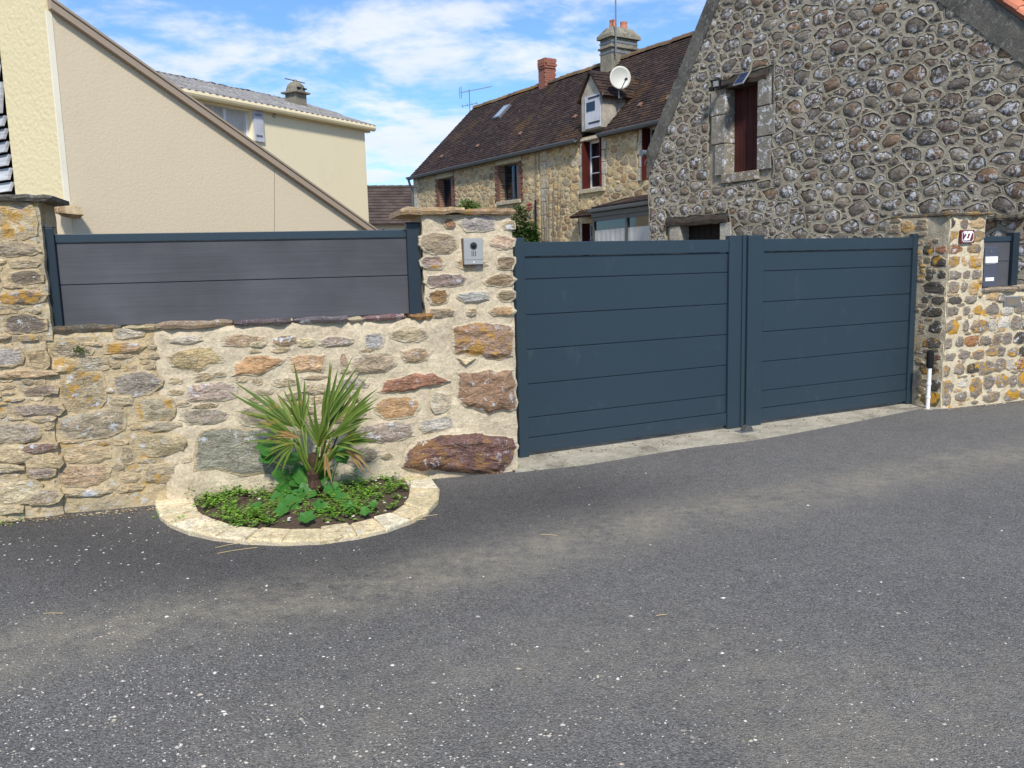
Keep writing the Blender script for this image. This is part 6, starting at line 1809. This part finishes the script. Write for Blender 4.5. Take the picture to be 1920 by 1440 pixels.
FR = [  # hub px, tip px, hub dy, tip dy, spread, blades, seed
    (606, 800, 655, 655, 0.02, 0.10, 0.52, 13, 1), (640, 800, 722, 716, -0.02, 0.02, 0.66, 13, 2), (552, 800, 430, 715, -0.04, 0.00, 0.66, 15, 3),
    (566, 800, 560, 676, 0.04, 0.10, 0.55, 9, 4), (574, 812, 505, 706, 0.05, 0.12, 0.5, 9, 6),
    (622, 820, 708, 752, -0.08, -0.16, 0.45, 9, 7), (548, 815, 446, 762, -0.06, -0.14, 0.4, 9, 8), (552, 830, 488, 868, -0.12, -0.22, 0.8, 9, 9),
    (640, 828, 702, 800, -0.10, -0.20, 0.6, 9, 10), (598, 838, 585, 742, -0.14, -0.22, 1.1, 12, 11), (628, 850, 676, 848, -0.05, -0.10, 0.7, 7, 12),
    (618, 800, 690, 690, 0.08, 0.16, 0.5, 9, 14), (556, 835, 452, 800, -0.10, -0.2, 0.5, 8, 17), (632, 835, 716, 812, -0.10, -0.2, 0.5, 8, 18), (606, 826, 622, 760, -0.02, -0.02, 1.3, 12, 16)]
for i, (hx, hy, tx, ty, hd, td, spd, nb, sd_) in enumerate(FR):
    hub = pxp(hx, hy, hd); tip = pxp(tx, ty, td)
    d_ = tip - hub
    fc_ = (TOC + Vector((rnd.uniform(-0.5, 0.5), 0, rnd.uniform(-0.1, 0.9)))).normalized()
    bs = pb + Z * 0.16 + Vector(((hx - 592) * 0.0006, -0.01, 0))
    frond(bs, hub, d_, d_.length, spd * 1.15, max(5, int(nb * 0.66)), fc_, K['palm'], 200 + sd_, 0.05 if ty < 760 else 0.16)
for i, (hx, hy, tx, ty, hd, td) in enumerate([(560, 820, 480, 800, -0.1, -0.15), (610, 850, 618, 905, -0.1, -0.1), (640, 830, 700, 880, -0.06, -0.1)]):
    hub = pxp(hx, hy, hd); tip = pxp(tx, ty, td); d_ = tip - hub
    frond(pb + Z * 0.14, hub, d_, d_.length, 0.35, 4, TOC, K['palm_dry'], 260 + i, 0.25)

# leafy ground cover
def leaf(mb, c, dr_, up_, ln, wd):
    sd_ = dr_.cross(up_).normalized()
    mb.add([c, c + dr_ * (ln * 0.5) + sd_ * wd + up_ * ln * 0.08, c + dr_ * ln - up_ * ln * 0.05, c + dr_ * (ln * 0.5) - sd_ * wd + up_ * ln * 0.08], [(0, 1, 2), (0, 2, 3)])
def rdir(r, up=0.5):
    a = r.uniform(0, 2 * math.pi); return Vector((math.cos(a), math.sin(a), r.uniform(-0.1, up))).normalized()
r = random.Random(44); wd_ = MB(); cnt = 0
xs = [p.x for p in ring]; ysr = [p.y for p in ring]
while cnt < 230:
    x, y = r.uniform(min(xs), max(xs)), r.uniform(min(ysr), max(ysr))
    if not in_ring(x, y): continue
    dn = mnoise.noise(Vector((x * 3.1, y * 3.1, 7.0)))
    if dn < -0.08 and r.random() < 0.85: continue
    cnt += 1
    hgt_ = r.uniform(0.03, 0.12); base_ = Vector((x, y, 0.035))
    for st_ in range(r.randint(2, 5)):
        d_ = rdir(r, 1.4); L_s = hgt_ * r.uniform(0.7, 1.4)
        for k in range(r.randint(5, 9)):
            c = base_ + d_ * L_s * (k + 1) / 7
            leaf(wd_, c, rdir(r, 0.5), Z, r.uniform(0.012, 0.034), r.uniform(0.005, 0.013))
for px, py, n_ in ((275, 925, 12), (296, 925, 18), (340, 975, 30), (300, 968, 22), (808, 905, 12), (770, 878, 25), (12, 985, 20), (35, 975, 16), (120, 935, 10), (985, 878, 12), (1060, 874, 6), (330, 985, 14)):
    for k in range(n_):
        c = ground(px + r.gauss(0, 9), py + r.gauss(0, 4)) + Z * r.uniform(0.0, 0.03)
        leaf(wd_, c, rdir(r, 0.9), Z, r.uniform(0.012, 0.026), r.uniform(0.005, 0.009))
o = stuff(wd_.build('ground_cover', K['weed'])); tag(o, 'bright green chickweed ground cover around the palm stem', 'weeds')

def broad_leaf(parent, c, nrm, size, seed, mat=K['broad']):
    r = random.Random(seed); a = nrm.cross(Vector((0.3, 0.2, 1))).normalized(); b = nrm.cross(a)
    ph = r.uniform(0, 6.28); vs = [c]; fs = []; n = 22
    for q in (0.55, 1.0):
        for k in range(n):
            th = 2 * math.pi * k / n
            rr2 = size * q * (1 + 0.14 * math.cos(5 * th + ph) + r.uniform(-0.03, 0.03)) * (0.62 if abs(th - math.pi) < 0.2 and q == 1 else 1)
            vs.append(c + a * (math.cos(th + ph) * rr2) + b * (math.sin(th + ph) * rr2) + nrm * (size * 0.16 * (q * q) + 0.05 * size * math.cos(5 * th + ph)))
    for k in range(n):
        fs.append((0, 1 + k, 1 + (k + 1) % n)); fs.append((1 + k, 1 + n + k, 1 + n + (k + 1) % n, 1 + (k + 1) % n))
    return MB().add(vs, fs).build('leaf', mat, parent, smooth=True)
hp = thing('hollyhock', 'broad-leaved hollyhock rosette growing behind and around the palm stem', 'plant', ground(610, 925))
HL_ = [(575, 922, -.06, .065), (622, 918, -.05, .06), (600, 950, -.14, .05), (640, 935, -.05, .05), (530, 955, -.16, .05), (560, 930, -.1, .06), (480, 950, -.1, .04), (500, 840, .16, .075), (548, 862, .12, .07), (640, 850, .14, .06), (565, 890, .05, .08), (540, 915, 0.0, .075), (590, 875, .08, .075), (520, 935, -.08, .06), (555, 900, 0.02, .065), (575, 970, -.22, .05), (545, 945, -.12, .07), (640, 860, .1, .05),
       (655, 950, -.15, .045), (685, 958, -.2, .035), (700, 945, -.15, .03), (526, 890, .06, .06), (610, 895, .05, .06), (500, 860, .15, .05)]
for i, (px, py, dy, sz) in enumerate(HL_):
    c = at_depth(px, py, pb.y + dy)
    if c.z < 0.06: c = ground(px, py, 0.075)
    nn = (TOC * 0.7 + Z * r.uniform(0.3, 1.0) + Vector((r.uniform(-.5, .5), 0, 0))).normalized()
    lf = broad_leaf(hp, c, nn, sz, 300 + i)
    root = Vector((pb.x + r.uniform(-0.1, 0.1), pb.y + dy * 0.5 + 0.02, 0.04))
    MB().tube([root, root.lerp(c, 0.5) + Z * 0.03, c], 0.004, 5).build('leaf_stalk', K['petiole'], lf)
# cut stem
s0, s1 = ground(444, 908), None
s0 = ground(446, 925); s0.z = 0.03
s1 = at_depth(411, 852, s0.y + 0.05)
cs_ = thing('cut_stem', 'single bare green cut stem leaning in the palm bed', 'plant stem', s0)
MB().tube([s0 - Z * 0.03, s0.lerp(s1, 0.5) + RT * 0.004, s1], [0.011, 0.010, 0.009], 8).build('stem', K['petiole'], cs_, smooth=True)
# fern tuft in the wall
ft = thing('wall_tuft', 'tiny green tuft rooted in the old wall under the fence', 'plant', WALL.p(*WALL.uv(150, 660), 0.02))
mb = MB()
for k in range(70): leaf(mb, WALL.p(*WALL.uv(150 + r.gauss(0, 7), 656 + r.gauss(0, 4)), 0.02 + r.uniform(0, 0.03)), rdir(r, 0.6), WALL.N, r.uniform(0.010, 0.02), 0.006)
stuff(mb.build('foliage', leaf_mat('dull_tuft', (70, 84, 44), (100, 110, 60)), ft))

# rose bush and shrub in the yard
def bush(name, label, cat, base, blobs, n, lsz, mat, seed):
    t_ = thing(name, label, cat, base)
    r2 = random.Random(seed); mb = MB()
    for c, rad in blobs:
        k_ = int(n * (rad ** 2))
        for k in range(k_):
            d_ = Vector((r2.gauss(0, 1), r2.gauss(0, 1), r2.gauss(0, 1))).normalized() * (rad * r2.uniform(0.35, 1.05))
            leaf(mb, c + d_, rdir(r2, 0.6), (Z + d_ * 0.5).normalized(), lsz * r2.uniform(0.6, 1.3), lsz * 0.32)
    stuff(mb.build('foliage', mat, t_))
    for k, (c, rad) in enumerate(blobs[:4]):
        MB().tube([base, base.lerp(c, 0.5) + Vector((0.05, 0, 0.05)), c], [0.02, 0.014, 0.008], 6).build('branch', K['twig'], t_)
    return t_
rd = HOUSE.p(*HOUSE.uv(985, 420, 0.45), 0.45); yb_ = rd.y
rb_ = bush('rose_bush', 'climbing rose bush with pink blooms against the stone house wall', 'bush', Vector((rd.x, rd.y, 0)),
     [(at_depth(982, 402, yb_), 0.22), (at_depth(975, 425, yb_), 0.28), (at_depth(992, 430, yb_), 0.28), (at_depth(985, 455, yb_), 0.4), (at_depth(972, 395, yb_), 0.16), (at_depth(1000, 445, yb_), 0.22), (at_depth(966, 440, yb_), 0.25), (at_depth(962, 412, yb_), 0.14)], 7000, 0.085, K['rose'], 71)
for k, (px, py, sz) in enumerate(((993, 386, 0.09), (991, 392, 0.06), (996, 389, .05))):
    c = at_depth(px, py, yb_ - 0.25); mb = MB(); r2 = random.Random(k)
    for q in range(40): leaf(mb, c, rdir(r2, 1.0), Z, sz, sz * 0.5)
    mb.build('rose_bloom', K['pink'], rb_)
sdp = HOUSE.p(*HOUSE.uv(880, 385, 1.5), 1.5)
bush('yard_shrub', 'small bright green shrub top showing above the gate pillar cap', 'shrub', Vector((sdp.x, sdp.y, 0)), [(at_depth(875, 388, sdp.y), 0.22), (at_depth(888, 392, sdp.y), 0.25), (at_depth(868, 396, sdp.y), 0.2), (at_depth(880, 410, sdp.y), 0.35)], 5000, 0.10, K['shrub'], 72)

# ------------------------------------------------------------------ loose chips, straw
r = random.Random(99); mb = MB()
def chip(mb, c, s, r):
    q = [Vector((r.uniform(-1, 1), r.uniform(-1, 1), r.uniform(-.2, .5))).normalized() * s * r.uniform(0.6, 1.1) for _ in range(4)]
    a = r.uniform(0, 6.28); ln = r.uniform(0.7, 1.5)
    P = []
    for k in range(5):
        th = a + 2 * math.pi * k / 5 + r.uniform(-.3, .3); P.append(c + Vector((math.cos(th) * s * ln, math.sin(th) * s / ln, 0.0)))
    tp = c + Vector((r.uniform(-.3, .3) * s, r.uniform(-.3, .3) * s, s * r.uniform(0.35, 0.8)))
    mb.add(P + [tp], [(k, (k + 1) % 5, 5) for k in range(5)])
n_c = 0
while n_c < 3000:
    px = r.uniform(-60, 1980); py = r.uniform(880, 1460) if r.random() < 0.35 else r.uniform(1080, 1470)
    wgt = 0.22 + 0.95 * math.exp(-((px - 180) / 430) ** 2) * math.exp(-((py - 1330) / 210) ** 2) + 0.25 * math.exp(-((px - 900) / 500) ** 2) * (py > 1200)
    cl2 = mnoise.noise(Vector((px * 0.012, py * 0.02, 4.0))); wgt *= 0.7 + 0.9 * cl2
    if r.random() > wgt: continue
    p = ground(px, py)
    if p.y > WALL.p(WALL.U.dot(p - WALL.o), 0).y - 0.02 and p.x < 0.2: continue
    if in_ring(p.x, p.y) or any((p - q).length < 0.12 for q in og[::2]): continue
    if p.y > 9: continue
    n_c += 1
    big = r.random()
    s = r.uniform(0.0018, 0.0038) if big < 0.86 else r.uniform(0.0038, 0.0072) if big < 0.985 else r.uniform(0.0075, 0.011)
    chip(mb, p + Z * (0.010 * mnoise.noise(Vector((p.x * 0.9, p.y * 0.9, 3.0)))), s, r)
for k in range(110):
    p = ground(r.uniform(-20, 300), r.uniform(945, 1060)); chip(mb, p, r.uniform(0.003, 0.009), r)
for k in range(60):
    x, y = r.uniform(min(xs), max(xs)), r.uniform(min(ysr), max(ysr))
    if in_ring(x, y): chip(mb, Vector((x, y, 0.045)), r.uniform(0.006, 0.016), r)
tag(stuff(mb.build('gravel_chips', K['chip'])), 'scattered white stone chips lying on the asphalt', 'gravel')
mb = MB()
for px, py, ang, l in ((445, 1032, 0.35, 0.22), (1030, 1003, -0.3, 0.10), (430, 1022, 0.5, .16), (1240, 1153, 0.2, 0.05), (800, 968, 0.4, 0.14), (780, 975, 0.2, 0.12), (790, 962, 0.9, 0.1), (100, 1150, -0.1, 0.1), (640, 860, 2, .1), (500, 1005, .1, .12), (760, 966, .7, .1)):
    c = ground(px, py, 0.006 if py > 990 else 0.06); d_ = Vector((math.cos(ang), math.sin(ang), 0.02)); s_ = Vector((-d_.y, d_.x, 0))
    mb.tube([c - d_ * l * .5, c - d_ * l * .1 + s_ * l * .05, c + d_ * l * .2 + s_ * l * .03, c + d_ * l * .5], 0.0016, 5)
tag(stuff(mb.build('dry_straw', K['straw'])), 'few dry straw stalks fallen on the asphalt by the palm bed', 'straw')

# litter gathered along the foot of the walls
r = random.Random(123); mb = MB()
for k in range(900):
    if r.random() < 0.62:
        u = r.uniform(UL, WALL.u(290, 925)); p = WALL.p(u, 0, 0.05 + abs(r.gauss(0, 0.05)))
    elif r.random() < 0.5:
        u = r.uniform(0.0, 2.4); p = RIGHT.p(u, 0, 0.03 + abs(r.gauss(0, 0.04)))
    else:
        u = r.uniform(0.05, 4.9); p = GATE.p(u, 0.016, 0.06 + abs(r.gauss(0, 0.14)))
    chip(mb, p + Z * 0.003, r.uniform(0.003, 0.010), r)
t = NT('wall_foot_litter')
tag(stuff(mb.build('litter', t.fin(t.ramp(t.n('NewGeometry', out=8), [(0, lin((60, 50, 38))), (0.5, lin((104, 88, 66))), (0.8, lin((150, 134, 106))), (1, lin((190, 178, 150)))]), 0.95))), 'brown grit and crumbs gathered along the wall foot', 'litter')
MB().hexa([H1.p(H1.u(514, y) + e, H1.v(514, y), d) for y, dd in ((436, 0), (318, 0)) for e, d in ((0, -0.01), (0.006, -0.01), (0.006, 0.0015), (0, 0.0015))]).build('movement_joint', plain('joint_taupe', (150, 136, 112), 0.9), h1)
